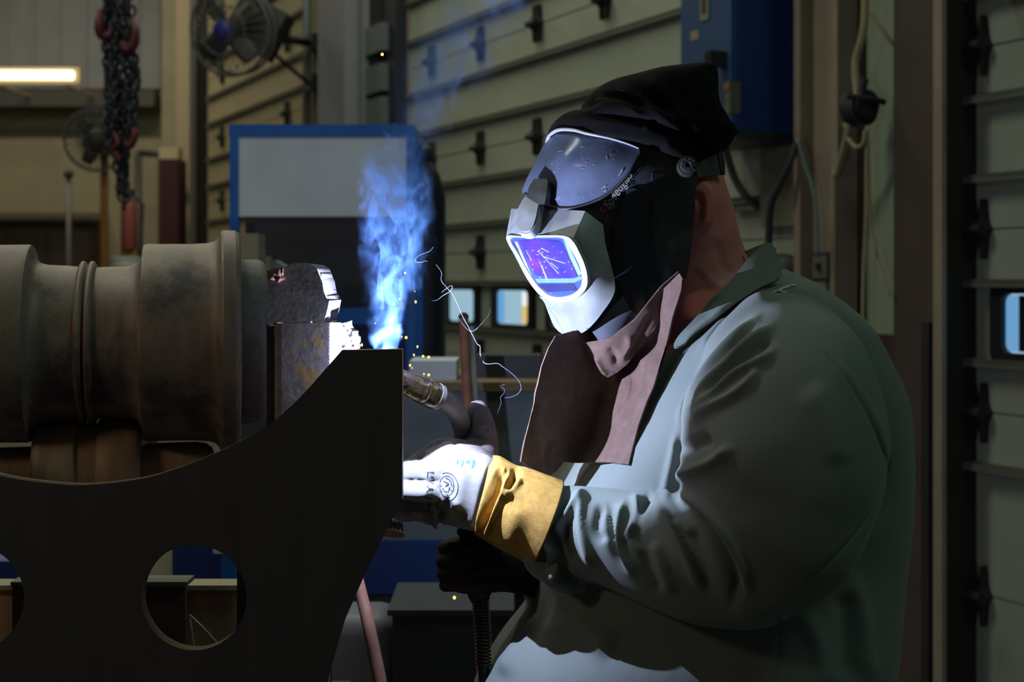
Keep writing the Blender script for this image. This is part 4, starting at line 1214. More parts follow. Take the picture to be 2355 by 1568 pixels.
def build_person():
    # --- body: one continuous surface
    parts = []
    parts.append(loft([(1500, 250, 1600, 240, 2.08, .03), (1452, 300, 1652, 290, 2.08, .075), (1440, 400, 1662, 400, 2.08, .085), (1432, 470, 1684, 470, 2.08, .088), (1430, 540, 1700, 540, 2.08, .084),
                       (1450, 600, 1722, 592, 2.08, .078), (1480, 680, 1765, 650, 2.08, .085), (1500, 760, 1830, 720, 2.08, .11), (1500, 840, 1900, 820, 2.08, .13)], 60, 48))
    parts.append(loft([(1560, 740, 1900, 720, 2.09, .14), (1460, 830, 1985, 830, 2.09, .20), (1400, 960, 2040, 950, 2.09, .205), (1380, 1130, 2040, 1130, 2.09, .19), (1350, 1330, 2030, 1330, 2.09, .185), (1300, 1550, 2000, 1550, 2.09, .185), (1290, 1720, 1980, 1720, 2.09, .19), (1330, 1850, 1940, 1850, 2.09, .17)], 60, 48))
    arm = lambda pts: ptube(pts, 50, 24)
    parts.append(arm([(1800, 840, 1.95, 100), (1810, 1000, 1.845, 120), (1775, 1180, 1.80, 110), (1715, 1290, 1.79, 85), (1560, 1270, 1.84, 80), (1400, 1230, 1.88, 68), (1250, 1180, 1.905, 55), (1130, 1135, 1.93, 42), (1080, 1125, 1.93, 50), (1010, 1120, 1.93, 50), (975, 1120, 1.93, 35)]))
    parts.append(arm([(1700, 850, 2.24, 100), (1640, 1050, 2.30, 105), (1560, 1280, 2.30, 95), (1420, 1330, 2.22, 80), (1300, 1318, 2.12, 62), (1190, 1305, 2.04, 48), (1110, 1300, 2.01, 46), (1080, 1300, 2.01, 40)]))
    for Y in (1.97, 2.21):
        parts.append(loft([(1420, 1700, 1850, 1700, Y, .10), (1460, 1950, 1780, 1950, Y, .095), (1490, 2350, 1690, 2350, Y, .065), (1500, 2600, 1700, 2600, Y, .068), (1530, 2950, 1640, 2950, Y, .042), (1520, 3060, 1650, 3060, Y, .042)], 40, 32))
        parts.append(loft([(1640, 3000, 1660, 3080, Y, .03), (1560, 2985, 1570, 3090, Y, .045), (1440, 3030, 1440, 3090, Y, .05), (1340, 3065, 1345, 3090, Y, .035)], 30, 24))
    # ear
    V, Fc = loft([(1600, 418, 1622, 416, 2.003, .006), (1590, 440, 1640, 436, 2.0, .013), (1588, 475, 1643, 478, 1.998, .014), (1592, 510, 1634, 518, 2.0, .012), (1598, 530, 1618, 540, 2.004, .006)], 26, 28)
    parts.append((V, Fc))
    V, Fc = union(parts, 0.0040, 3)
    V, Fc = strokes(V, Fc, [([(1600, 440), (1612, 470), (1608, 500), (1600, 515)], 9, -.007), ([(1600, 425), (1625, 424), (1640, 455), (1636, 500), (1615, 535)], 5, .003),
                            ([(1640, 545), (1665, 610), (1700, 640)], 14, -.003), ([(1690, 500), (1650, 560), (1620, 640)], 22, .002), ([(1600, 600), (1640, 650), (1690, 670)], 10, .002)])
    body = obj('person', V, Fc, M['skin'])
    tag(body, 'person in a green jacket and black welding helmet bending over the plate, holding a torch', 'person')
    LOC[body.name] = Vector((0, 0, 0))

    # --- trousers and boots
    parts = []
    for Y in (1.97, 2.21):
        parts.append(loft([(1370, 1620, 1930, 1620, Y, .125), (1400, 1750, 1880, 1750, Y, .12), (1440, 1950, 1810, 1950, Y, .112), (1470, 2350, 1720, 2350, Y, .085), (1478, 2700, 1700, 2700, Y, .08), (1490, 2990, 1690, 2990, Y, .078)], 40, 40))
    V, Fc = union(parts, .006, 4); V, Fc = wrinkle(V, Fc, .006, 9, (1, 1, .5)); obj('trousers', V, Fc, M['trousers'], body)
    for Y in (1.97, 2.21):
        fl = HY + CZ * F / Y
        V, Fc = union([loft([(1505, 2900, 1675, 2900, Y, .062), (1500, 2990, 1680, 2990, Y, .058), (1490, fl - 20, 1685, fl - 20, Y, .055), (1490, fl - 1, 1685, fl - 1, Y, .055)], 24, 28),
                       loft([(1690, fl - 90, 1690, fl - 1, Y, .045), (1560, fl - 130, 1560, fl - 1, Y, .055), (1440, fl - 85, 1440, fl - 1, Y, .06), (1340, fl - 60, 1340, fl - 1, Y, .05), (1305, fl - 30, 1305, fl - 1, Y, .02)], 30, 28)], .006, 2)
        obj('boot', V, Fc, M['boot'], body)

    # --- jacket
    torso = loft([(1700, 640, 1800, 616, 2.09, .06), (1640, 700, 1868, 655, 2.08, .15), (1545, 775, 1965, 730, 2.075, .205), (1480, 855, 2030, 830, 2.07, .225), (1418, 945, 2066, 925, 2.07, .235),
                  (1335, 1040, 2078, 1030, 2.075, .235), (1262, 1140, 2078, 1140, 2.075, .23), (1240, 1250, 2068, 1250, 2.075, .225), (1215, 1380, 2056, 1380, 2.07, .23), (1135, 1490, 2045, 1490, 2.06, .235),
                  (1085, 1590, 2032, 1590, 2.06, .235), (1075, 1720, 2012, 1720, 2.06, .225), (1120, 1800, 1990, 1800, 2.08, .20)], 80, 72, True, 2.6)
    upper = ptube([(1800, 760, 1.945, 120), (1805, 860, 1.882, 195), (1806, 960, 1.832, 228), (1800, 1060, 1.806, 236), (1782, 1160, 1.796, 222), (1752, 1260, 1.788, 196), (1718, 1340, 1.788, 140), (1700, 1400, 1.80, 62)], 60, 56)
    fore = ptube([(1800, 1250, 1.815, 110), (1740, 1290, 1.80, 146), (1640, 1290, 1.815, 150), (1530, 1268, 1.845, 134), (1420, 1240, 1.872, 112), (1330, 1222, 1.895, 104), (1270, 1214, 1.905, 96), (1240, 1205, 1.91, 90), (1195, 1180, 1.915, 76), (1170, 1168, 1.918, 60)], 60, 48)
    far_up = ptube([(1690, 800, 2.20, 120), (1640, 950, 2.26, 150), (1590, 1120, 2.28, 150), (1540, 1270, 2.27, 135), (1500, 1330, 2.25, 110)], 40, 40)
    far_fo = ptube([(1560, 1280, 2.27, 110), (1470, 1330, 2.23, 120), (1380, 1335, 2.16, 100), (1290, 1328, 2.09, 80), (1240, 1322, 2.06, 72)], 40, 40)
    hem = ptube([(1270, 1235, 1.875, 34), (1240, 1262, 1.868, 30), (1226, 1288, 1.868, 24), (1244, 1312, 1.876, 22), (1272, 1334, 1.886, 12), (1282, 1344, 1.89, 4)], 40, 24)
    shade_fold = ptube([(1228, 1285, 1.860, 16), (1262, 1322, 1.862, 21), (1304, 1346, 1.868, 20), (1350, 1352, 1.875, 10)], 40, 24)  # fold added under the sleeve to block stray arc light on the belly
    V, Fc = union([torso, upper, fore, far_up, far_fo, hem, shade_fold], .0034, 5)
    S = [
        # shoulder folds running down the front of the upper arm
        ([(1795, 672), (1740, 690), (1690, 722), (1640, 775), (1600, 830)], 13, .009),
        ([(1760, 715), (1690, 780), (1630, 850), (1580, 930), (1558, 1010)], 11, .010),
        ([(1745, 735), (1680, 812), (1620, 875), (1570, 960)], 8, -.008),
        ([(1800, 740), (1720, 790), (1650, 850), (1612, 905), (1588, 960)], 10, .010),
        ([(1790, 775), (1720, 815), (1660, 862), (1620, 920)], 9, -.009),
        ([(1795, 790), (1760, 825), (1690, 860), (1640, 905), (1585, 960)], 9, .009),
        ([(1750, 830), (1730, 870), (1690, 905), (1620, 945), (1580, 985)], 10, .008),
        ([(1560, 985), (1548, 1050), (1535, 1110), (1528, 1160)], 10, .008),
        ([(1690, 1020), (1640, 1062), (1580, 1085), (1545, 1110)], 13, .010),
        ([(1640, 1005), (1600, 1020), (1560, 1045)], 16, -.012),
        ([(1850, 880), (1900, 960), (1930, 1080)], 34, .006),
        # armhole and back seams
        ([(1842, 790), (1895, 815), (1945, 870), (1990, 940), (2025, 1020), (2042, 1075), (2015, 1160), (1960, 1240), (1880, 1320), (1800, 1382)], 5, -.006, 'e'),
        ([(1905, 822), (1960, 880), (2010, 960), (2045, 1050)], 12, .003),
        ([(1793, 1390), (1792, 1470), (1790, 1600)], 4, -.005, 'e'),
        ([(1830, 1390), (1880, 1480), (1905, 1600)], 26, .008), ([(1950, 1300), (1985, 1420), (2000, 1580)], 20, .006), ([(1930, 1350), (1945, 1460), (1950, 1580)], 22, -.007),
        # elbow crease where the sleeve folds over the forearm
        ([(1530, 1140), (1590, 1178), (1640, 1235), (1680, 1310), (1688, 1370), (1672, 1415)], 13, -.016),
        ([(1545, 1125), (1615, 1165), (1668, 1225), (1712, 1310), (1722, 1385)], 13, .010),
        ([(1545, 1190), (1575, 1215), (1590, 1222), (1585, 1205), (1562, 1185)], 8, .009),
        ([(1500, 1150), (1545, 1215), (1590, 1300), (1620, 1370)], 12, .010), ([(1530, 1160), (1570, 1230), (1620, 1320), (1640, 1380)], 9, -.007),
        # forearm folds
        ([(1455, 1130), (1470, 1180), (1450, 1225), (1440, 1245)], 9, .010), ([(1440, 1140), (1425, 1200), (1428, 1260), (1470, 1330)], 10, .011),
        ([(1500, 1130), (1478, 1165), (1462, 1215)], 8, -.010), ([(1402, 1145), (1405, 1200), (1415, 1270), (1450, 1320)], 9, -.011),
        ([(1350, 1120), (1320, 1160), (1295, 1200), (1262, 1235)], 10, .012), ([(1345, 1125), (1335, 1190), (1350, 1260), (1372, 1310)], 11, .010),
        ([(1308, 1180), (1300, 1240), (1325, 1300)], 9, -.011), ([(1385, 1150), (1372, 1215), (1395, 1250)], 10, -.009),
        ([(1240, 1230), (1262, 1265), (1275, 1345)], 9, .012), ([(1262, 1210), (1290, 1280), (1310, 1330)], 9, -.009), ([(1500, 1240), (1530, 1310), (1555, 1370)], 12, .008), ([(1470, 1260), (1500, 1330), (1520, 1370)], 10, -.007),
        # chest placket and pocket line
        ([(1560, 800), (1500, 900), (1440, 1010), (1400, 1120)], 5, -.003, 'e'),
        ([(1250, 1480), (1330, 1440), (1420, 1500)], 30, .012), ([(1150, 1560), (1200, 1470), (1230, 1400)], 20, .010),
    ]
    V, Fc = strokes(V, Fc, S)
    V, Fc = wrinkle(V, Fc, .0022, 14)
    jk = obj('jacket', V, Fc, M['jacket'], body)
    jtree = bvh(V, Fc)
    # collar: folded leaf round the neck
    d1 = tps([(1765, 560, 2.00), (1790, 600, 1.985), (1745, 640, 1.955), (1725, 590, 1.985), (1690, 640, 1.955), (1640, 690, 1.925), (1700, 690, 1.915), (1600, 735, 1.90), (1640, 740, 1.888), (1552, 797, 1.88), (1575, 770, 1.885)])
    jd = drape(jtree, .008)
    dcol = lambda p: np.minimum(d1(p), jd(p))
    out = closed_curve([(1763, 558), (1782, 572), (1797, 618), (1790, 640), (1748, 664), (1700, 695), (1655, 728), (1612, 756), (1590, 772), (1572, 790), (1552, 798), (1550, 790), (1562, 770), (1590, 740), (1635, 692), (1680, 648), (1722, 592)], 150)
    sheet('collar', out, dcol, 7, M['jacket'], body, .004, S=[([(1790, 636), (1700, 690), (1610, 752), (1556, 794)], 5, .003), ([(1775, 600), (1700, 660), (1620, 730)], 26, .004)])
    d2 = tps([(1765, 558, 2.01), (1720, 578, 2.03), (1740, 590, 2.02), (1715, 596, 2.03), (1780, 570, 2.0)])
    sheet('collar_back', [(1712, 578), (1740, 566), (1766, 557), (1782, 572), (1760, 600), (1725, 600)], d2, 7, M['jacket'], body, .004)
    # frayed thread on the shoulder seam
    mb = MB()
    jz = drape(jtree, .004)
    for q in ([(1778, 672), (1792, 668), (1804, 672), (1810, 671)], [(1790, 668), (1806, 660), (1830, 655)], [(1786, 670), (1800, 664), (1815, 659)]):
        a = catmull(q, 14); Y = jz(a); mb.tube([P(x, y, yy) for (x, y), yy in zip(a, Y)], .0016, 6)
    mb.obj('loose_thread', mat('white_thread', (.6, .62, .65), .8), body, True)

    # --- leather bib hanging from the helmet
    db = tps([(1200, 1055, 1.902), (1218, 980, 1.905), (1245, 860, 1.920), (1285, 775, 1.944), (1310, 900, 1.960), (1265, 1000, 1.938), (1360, 800, 1.975), (1400, 870, 1.990),
              (1500, 735, 1.968), (1450, 830, 1.990), (1390, 930, 1.990), (1345, 1000, 1.985), (1312, 1060, 1.978), (1270, 1085, 1.945),
              (1565, 632, 1.888), (1547, 722, 1.897), (1535, 770, 1.918), (1525, 810, 1.932), (1490, 920, 1.914), (1460, 1000, 1.905), (1445, 1066, 1.898), (1400, 1064, 1.922), (1350, 1062, 1.952), (1430, 950, 1.942), (1480, 830, 1.950)])
    jb = drape(jtree, .006)
    def dbib(p):
        y = db(p); m = (p[:, 0] > 1300) & (p[:, 0] > 1600 - .28 * p[:, 1] + 0)
        yj = jb(p)
        return np.where(p[:, 0] > 1282, np.minimum(y, yj), y)
    out = [(1562, 628), (1569, 640), (1566, 670), (1546, 730), (1532, 790), (1520, 830), (1502, 890), (1486, 925), (1468, 975), (1452, 1040), (1445, 1068), (1410, 1063), (1372, 1062), (1330, 1063), (1298, 1061), (1280, 1084), (1262, 1095), (1198, 1062),
           (1205, 1020), (1214, 975), (1224, 930), (1238, 880), (1246, 842), (1262, 800), (1278, 772), (1320, 760), (1380, 760), (1440, 740), (1490, 700), (1530, 660)]
    bib = sheet('leather_bib', out, dbib, 6, M['leather'], body, .0025, S=[([(1560, 640), (1500, 760), (1420, 900), (1330, 1040)], 16, .004), ([(1530, 700), (1470, 860), (1430, 1010)], 20, -.004), ([(1240, 900), (1228, 980), (1240, 1060)], 16, .005), ([(1262, 1010), (1258, 1060), (1270, 1090)], 7, -.004)])
    dt = tps([(1350, 805, 1.965), (1400, 790, 1.945), (1450, 765, 1.935), (1500, 715, 1.925), (1555, 640, 1.925), (1370, 850, 1.965), (1400, 868, 1.965), (1440, 830, 1.955), (1480, 780, 1.945), (1520, 720, 1.935)])
    out = [(1340, 790), (1400, 780), (1460, 735), (1520, 660), (1560, 625), (1564, 650), (1545, 690), (1515, 740), (1490, 775), (1465, 810), (1442, 838), (1420, 856), (1398, 868), (1378, 856), (1364, 830)]
    sheet('throat_flap', out, dt, 6, M['leather'], body, .0025, S=[([(1395, 800), (1412, 815), (1420, 845)], 8, -.005), ([(1440, 770), (1448, 790), (1425, 830)], 8, .006), ([(1368, 815), (1385, 850), (1400, 862)], 6, .004), ([(1500, 720), (1470, 780), (1440, 825)], 7, -.004)])

    build_gloves(body)
    build_helmet(body)


def build_gloves(body):
    # --- near glove: palm, four fingers and the raised thumb
    palm = loft([(1150, 1058, 1118, 1222, 1.925, .040), (1120, 1035, 1095, 1222, 1.93, .046), (1085, 1018, 1065, 1215, 1.935, .046), (1040, 1008, 1030, 1205, 1.937, .042), (1000, 1012, 998, 1198, 1.94, .036), (970, 1034, 972, 1190, 1.942, .036), (948, 1046, 952, 1176, 1.946, .032), (932, 1060, 938, 1165, 1.95, .018)], 40, 40, e=2.5)
    f1 = loft([(1030, 1056, 1030, 1108, 1.930, .030), (985, 1056, 985, 1106, 1.922, .026), (940, 1058, 940, 1105, 1.918, .022), (890, 1062, 890, 1104, 1.93, .020), (855, 1068, 855, 1104, 1.955, .018), (838, 1080, 838, 1100, 1.97, .008)], 40, 30, True, 4)
    f2 = loft([(1030, 1100, 1030, 1152, 1.925, .030), (985, 1101, 985, 1150, 1.915, .025), (940, 1103, 940, 1148, 1.910, .022), (890, 1106, 890, 1148, 1.922, .020), (860, 1114, 860, 1146, 1.955, .017), (846, 1122, 846, 1140, 1.97, .008)], 40, 30, True, 2.8)
    f3 = ptube([(1005, 1162, 1.925, 24), (965, 1162, 1.922, 18), (930, 1157, 1.926, 14), (890, 1150, 1.938, 14), (870, 1145, 1.97, 12), (866, 1146, 1.98, 6)], 36, 24)
    f4 = ptube([(1030, 1180, 1.93, 26), (990, 1185, 1.92, 22), (960, 1180, 1.918, 18), (935, 1184, 1.922, 16), (912, 1180, 1.935, 13), (900, 1178, 1.945, 6)], 36, 24)
    thumb = ptube([(1100, 1075, 1.945, 46), (1108, 1030, 1.955, 40), (1106, 985, 1.962, 33), (1100, 950, 1.965, 28), (1096, 930, 1.965, 22), (1094, 920, 1.965, 10)], 40, 28)
    V, Fc = union([palm, f1, f2, f3, f4, thumb], .0022, 3)
    S = [([(950, 1062), (972, 1040), (1000, 1018), (1028, 1012)], 5, .003), ([(975, 1052), (980, 1035), (1010, 1020), (1030, 1014), (1070, 1030), (1115, 1046), (1130, 1056)], 3.5, -.0035, 'e'),
         ([(1030, 1010), (1080, 1005), (1125, 1012), (1145, 1030)], 4, -.003, 'e'),
         ([(925, 1106), (962, 1107), (985, 1104)], 4, -.0015), ([(985, 1070), (982, 1150)], 12, .003), ([(1010, 1170), (1030, 1140), (1060, 1170)], 8, .004),
         ([(990, 1150), (1000, 1190), (1003, 1222)], 5, .006), ([(1015, 1170), (1010, 1200), (1015, 1225)], 6, -.006), ([(1040, 1165), (1055, 1185), (1075, 1195)], 8, -.004),
         ([(1075, 1000), (1085, 960), (1090, 930)], 4, -.003), ([(1108, 1010), (1118, 985), (1125, 1000)], 6, .004), ([(1135, 1055), (1110, 1130), (1090, 1225)], 5, -.005),
         ([(1070, 1060), (1062, 1120), (1050, 1190)], 16, .003), ([(935, 1190), (955, 1182), (968, 1200)], 5, .005), ([(950, 1178), (965, 1170), (985, 1180)], 4, -.004)]
    V, Fc = strokes(V, Fc, S)
    V, Fc = wrinkle(V, Fc, .0016, 28)
    # faces on the thumb side of the seam get a darker, greyer glove colour
    X, Yp = to_px(V)
    g = obj('glove', V, Fc, M['glove'], body)
    g['label'] = 'pale leather glove with a yellow cuff'
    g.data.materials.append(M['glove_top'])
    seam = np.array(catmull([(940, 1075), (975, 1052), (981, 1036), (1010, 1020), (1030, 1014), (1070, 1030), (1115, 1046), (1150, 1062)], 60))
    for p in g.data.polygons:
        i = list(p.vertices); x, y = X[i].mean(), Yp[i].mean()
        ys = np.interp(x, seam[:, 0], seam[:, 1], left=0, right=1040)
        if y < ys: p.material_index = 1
    gt = bvh(V, Fc)
    # yellow gauntlet cuff, open at the back
    rings = [(1128, 1048, 1090, 1228, 1.925, .050), (1150, 1050, 1102, 1234, 1.92, .056), (1180, 1066, 1120, 1244, 1.915, .060), (1215, 1080, 1150, 1262, 1.91, .064), (1255, 1092, 1188, 1280, 1.905, .068), (1297, 1106, 1218, 1300, 1.90, .072)]
    V, Fc = loft(rings, 70, 90, cap=False)
    S = [([(1150, 1062), (1130, 1110), (1108, 1180), (1098, 1232)], 7, .007), ([(1168, 1068), (1150, 1120), (1122, 1190), (1105, 1236)], 7, -.011), ([(1178, 1075), (1165, 1110), (1150, 1145), (1125, 1210), (1108, 1240)], 7, .009),
         ([(1186, 1072), (1182, 1100), (1164, 1132)], 9, -.013), ([(1160, 1070), (1158, 1110), (1146, 1130)], 6, .006), ([(1200, 1098), (1178, 1122), (1156, 1150)], 8, .008), ([(1185, 1068), (1240, 1090), (1296, 1108)], 4, .003),
         ([(1190, 1160), (1180, 1220), (1170, 1260)], 22, .004)]
    V, Fc = strokes(V, Fc, S); V, Fc = wrinkle(V, Fc, .0015, 30)
    q = np.asarray(V); n2 = normals(q, Fc); c = q.mean(0)
    if (n2 * (q - c)).sum() < 0: Fc = [f[::-1] for f in Fc]
    V, Fc = evaluated2(V, Fc, .0025)
    cf = obj('cuff', V, Fc, M['cuff'], g)
    # printing on the back of the hand
    dz = drape(gt, .0006)
    lettering('printed_word', 'LIV.AN', (988, 1116), 22, PI / 2 + .03, dz, M['ink'], g, .012, 0, 1.0)
    lettering('printed_word', 'TM', (986, 1158), 9, PI / 2, dz, M['ink'], g, .01)
    lettering('printed_mark', '1F', (1010, 1118), 13, .15, dz, M['ink'], g, 0)
    def ringmark(c, rx, ry, a0, a1, w, m, nm='printed_emblem'):
        pts = [(c[0] + rx * math.cos(a), c[1] + ry * math.sin(a)) for a in np.linspace(a0, a1, 40)]
        inn = [(c[0] + (rx - w) * math.cos(a), c[1] + (ry - w) * math.sin(a)) for a in np.linspace(a0, a1, 40)]
        allp = np.array(pts + inn); Y = dz(allp); Vv = [P(a[0], a[1], y) for a, y in zip(allp, Y)]
        return obj(nm, Vv, orient(Vv, [(i, i + 1, 41 + i, 40 + i) for i in range(39)]), m, g, False)
    def strokemark(lines, w, m, nm='printed_emblem'):
        Vv, Ff = [], []
        for pl in lines:
            pl = np.array(catmull(pl, 10)) if len(pl) > 2 else np.array([np.array(pl[0]) + (np.array(pl[1]) - np.array(pl[0])) * t for t in np.linspace(0, 1, 8)])
            d = np.gradient(pl, axis=0); nn = np.stack([-d[:, 1], d[:, 0]], 1); nn /= np.maximum(np.linalg.norm(nn, axis=1)[:, None], 1e-9)
            al = np.vstack([pl + nn * w / 2, pl - nn * w / 2]); Y = dz(al); k = len(Vv); n = len(pl)
            Vv += [P(a[0], a[1], y) for a, y in zip(al, Y)]
            Ff += [(k + i, k + i + 1, k + n + i + 1, k + n + i) for i in range(n - 1)]
        return obj(nm, Vv, orient(Vv, Ff), m, g, False)
    ringmark((1026, 1120), 28, 34, -1.9, 1.9, 1.6, M['ink']); ringmark((1027, 1117), 17, 24, 0, 2 * PI, 1.3, M['ink'])
    strokemark([[(1020, 1106), (1032, 1112)], [(1032, 1112), (1024, 1118)], [(1018, 1122), (1028, 1138), (1034, 1120)], [(1022, 1130), (1032, 1130)], [(1014, 1128), (1018, 1140), (1026, 1146)], [(1024, 1098), (1034, 1104), (1040, 1118)], [(1036, 1126), (1040, 1132)], [(1020, 1140), (1034, 1142)]], 1.8, M['ink'])
    strokemark([[(1053, 1056), (1051, 1066)], [(1060, 1058), (1066, 1062), (1060, 1072)], [(1072, 1058), (1080, 1066)], [(1079, 1058), (1072, 1065)], [(1089, 1056), (1085, 1076)], [(1092, 1060), (1091, 1072)]], 3.0, M['inkblue'], 'blue_pen_mark')

    # --- far glove gripping the torch handle in the shade below
    palm = loft([(1010, 1250, 1022, 1345, 2.0, .02), (1030, 1238, 1040, 1358, 2.005, .035), (1080, 1232, 1085, 1366, 2.012, .040), (1130, 1240, 1130, 1362, 2.02, .040), (1170, 1250, 1165, 1360, 2.03, .038), (1230, 1262, 1225, 1372, 2.05, .042), (1290, 1262, 1280, 1385, 2.08, .05)], 40, 36)
    fs = []
    for i, y in enumerate((1256, 1286, 1315, 1343)):
        k = (0, 4, 2, -4)[i]
        fs.append(ptube([(1150, y, 1.985, 15), (1110, y - 2, 1.962, 16), (1070 - k, y, 1.952, 16), (1035 - k, y + 2, 1.962, 16), (1020 - k, y + 3, 1.985, 15), (1030, y + 3, 2.01, 13)], 30, 20))
    fs.append(ptube([(1150, 1250, 1.995, 20), (1115, 1236, 1.975, 18), (1085, 1226, 1.962, 16), (1062, 1222, 1.962, 13), (1052, 1221, 1.965, 7)], 30, 20))
    V, Fc = union([palm] + fs, .003, 3)
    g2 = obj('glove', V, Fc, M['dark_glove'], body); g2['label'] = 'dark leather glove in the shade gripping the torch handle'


def off_(f, k): return lambda p: f(p) - k


SH = -.016      # how far the silver front stands off the shell


def build_helmet(body):
    # --- main shell, closed
    shell = [(1400, 280, 1560, 290, 2.06, .05), (1300, 300, 1598, 310, 2.06, .105), (1248, 350, 1606, 352, 2.06, .122), (1226, 400, 1604, 402, 2.06, .130), (1210, 450, 1600, 452, 2.07, .130), (1204, 500, 1596, 502, 2.075, .127), (1208, 560, 1590, 560, 2.075, .127),
             (1230, 620, 1584, 616, 2.075, .122), (1262, 690, 1556, 640, 2.07, .115), (1296, 745, 1522, 690, 2.06, .108), (1326, 782, 1484, 728, 2.055, .094), (1348, 800, 1444, 775, 2.05, .080)]
    V, Fc = loft(shell, 90, 90, e=2.15)
    V, Fc = wrinkle(V, Fc, .0004, 20)
    hm = obj('welding_helmet', V, Fc, M['shell'], body, True, 60)
    hm['label'] = 'black welding helmet with a silver front, violet lens and smoky upper visor'
    st = bvh(V, Fc)
    D = lambda off: drape(st, off)

    def patch(name, outline, depth, m, step=6, thick=.003, S=None, holes=(), smooth_out=True, n=140, auto=None):
        o = closed_curve(outline, n) if smooth_out else outline
        return sheet(name, o, depth, step, m, hm, thick, holes, S, auto)

    # raised side oval and its groove
    oval = closed_curve([(1452, 433), (1475, 441), (1492, 470), (1503, 520), (1507, 580), (1501, 640), (1486, 686), (1464, 722), (1440, 690), (1420, 640), (1410, 590), (1412, 540), (1425, 482), (1438, 447)], 120)
    patch('side_panel', oval, D(.004), M['shell_oval'], smooth_out=False)
    Dr = D(.002)
    dfl = tps([(1604, 404, 1.975), (1597, 470, 1.972), (1590, 560, 1.970), (1578, 640, 1.966), (1600, 440, 1.973)] + [(x, y, float(Dr(np.array([(x, y)], float))[0])) for x, y in ((1500, 400), (1540, 404), (1505, 470), (1535, 480), (1505, 560), (1532, 570), (1500, 640), (1500, 690), (1520, 660), (1550, 440), (1550, 540))])
    patch('rear_flank', dens([(1500, 398), (1560, 402), (1604, 404), (1600, 440), (1597, 480), (1592, 540), (1586, 600), (1577, 642), (1566, 634), (1530, 662), (1500, 692)], 8), dfl, M['shell'], 7, .003, smooth_out=False)
    # clear upper visor
    vis = [(1257, 326), (1285, 306), (1330, 306), (1400, 320), (1468, 343), (1462, 366), (1440, 402), (1408, 436), (1372, 458), (1330, 472), (1280, 478), (1240, 466), (1202, 444), (1210, 414), (1226, 382), (1240, 352)]
    gx = [(x, y) for x in (1255, 1290, 1330, 1370, 1410, 1450) for y in (320, 350, 385, 420, 455, 480) if not (x > 1380 and y > 470)]
    d0 = D(.006)(np.array(gx, float)); dvis = tps([(x, y, v) for (x, y), v in zip(gx, d0)])
    patch('upper_visor', vis, dvis, M['visor'], 7, .0022)
    dd = off_(dvis, .0015)
    lip = catmull([(1205, 447), (1250, 470), (1300, 480), (1350, 470), (1400, 444), (1440, 404), (1466, 360)], 60); Yv = dd(lip)
    Vt, Ft = tube([P(a, b, y) for (a, b), y in zip(lip, Yv)], .0022, 8); obj('visor_edge', Vt, Ft, M['shell'], hm)
    # lower lip rim
    lip = catmull([(1345, 796), (1372, 806), (1410, 798), (1442, 778), (1472, 748), (1492, 724), (1520, 690), (1545, 655), (1560, 632)], 80); Yv = D(.003)(lip)
    Vt, Ft = tube([P(a, b, y) for (a, b), y in zip(lip, Yv)], .0026, 10); obj('lower_rim', Vt, Ft, mat('rim_grey_plastic', (0.12, 0.12, 0.15), .4), hm)
    # lower cheek band; arc light on the black shell is put into its colour
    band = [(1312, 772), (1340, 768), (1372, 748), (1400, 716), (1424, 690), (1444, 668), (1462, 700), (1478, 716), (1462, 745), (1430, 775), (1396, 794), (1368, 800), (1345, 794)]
    patch('cheek_band', band, D(.0035), mat('cheek_arc_tint', (0.085, 0.088, 0.115), .4), 6, .003)

    # --- silver front: faceted box round the lens
    keys = {'T1': (1177, 481, 2.035), 'T2': (1346, 486, 1.934), 'F1': (1165, 546, 2.030), 'F2': (1312, 562, 1.922), 'S1': (1386, 518, 1.944), 'S2': (1412, 642, 1.932)}
    brow = [(1176, 480), (1250, 479), (1346, 485), (1331, 518), (1313, 562), (1300, 545), (1240, 543), (1164, 545), (1170, 510)]
    dbrow = tps([(1177, 481, 2.040), (1346, 486, 1.944), (1165, 546, 2.022), (1312, 562, 1.920), (1250, 482, 1.998), (1240, 545, 1.966)], SH)
    silver = sheet('silver_front', dens(brow, 8), dbrow, 6, M['silver'], hm, .02, (), None, 30)
    side = [(1346, 485), (1387, 516), (1392, 560), (1404, 606), (1413, 640)] + [tuple(q) for q in catmull([(1413, 640), (1414, 668), (1404, 692), (1386, 718), (1367, 742), (1345, 762), (1318, 773), (1294, 768), (1275, 751), (1262, 722), (1252, 696), (1240, 682)], 60)[1:]] + [(1262, 688), (1290, 694), (1318, 690), (1340, 672), (1349, 645), (1347, 620), (1338, 592), (1325, 572), (1313, 562), (1331, 518)]
    dside = tps([(1346, 486, 1.944), (1386, 518, 1.946), (1392, 560, 1.940), (1412, 640, 1.934), (1413, 668, 1.934), (1387, 715, 1.945), (1346, 764, 1.972), (1318, 773, 1.992), (1292, 766, 2.010), (1262, 722, 2.022), (1243, 684, 2.026),
                 (1262, 692, 2.010), (1290, 698, 1.984), (1318, 694, 1.958), (1340, 675, 1.938), (1351, 645, 1.926), (1347, 620, 1.921), (1338, 592, 1.919), (1313, 562, 1.920), (1331, 518, 1.930), (1330, 735, 1.968), (1370, 620, 1.925), (1300, 730, 1.996), (1375, 690, 1.936)], SH)
    sheet('silver_side', dens(side, 6), dside, 5, M['silver'], hm, .012, (), None, 30)
    fill = [(1164, 545), (1172, 545), (1215, 640), (1240, 682), (1252, 696), (1240, 684), (1216, 650)]
    # bezel ring round the lens
    bo = [(1164, 545), (1200, 543), (1260, 541), (1300, 543), (1318, 556), (1332, 580), (1343, 605), (1350, 632), (1350, 655), (1341, 673), (1322, 688), (1296, 695), (1268, 692), (1248, 684), (1228, 664), (1208, 634), (1186, 592)]
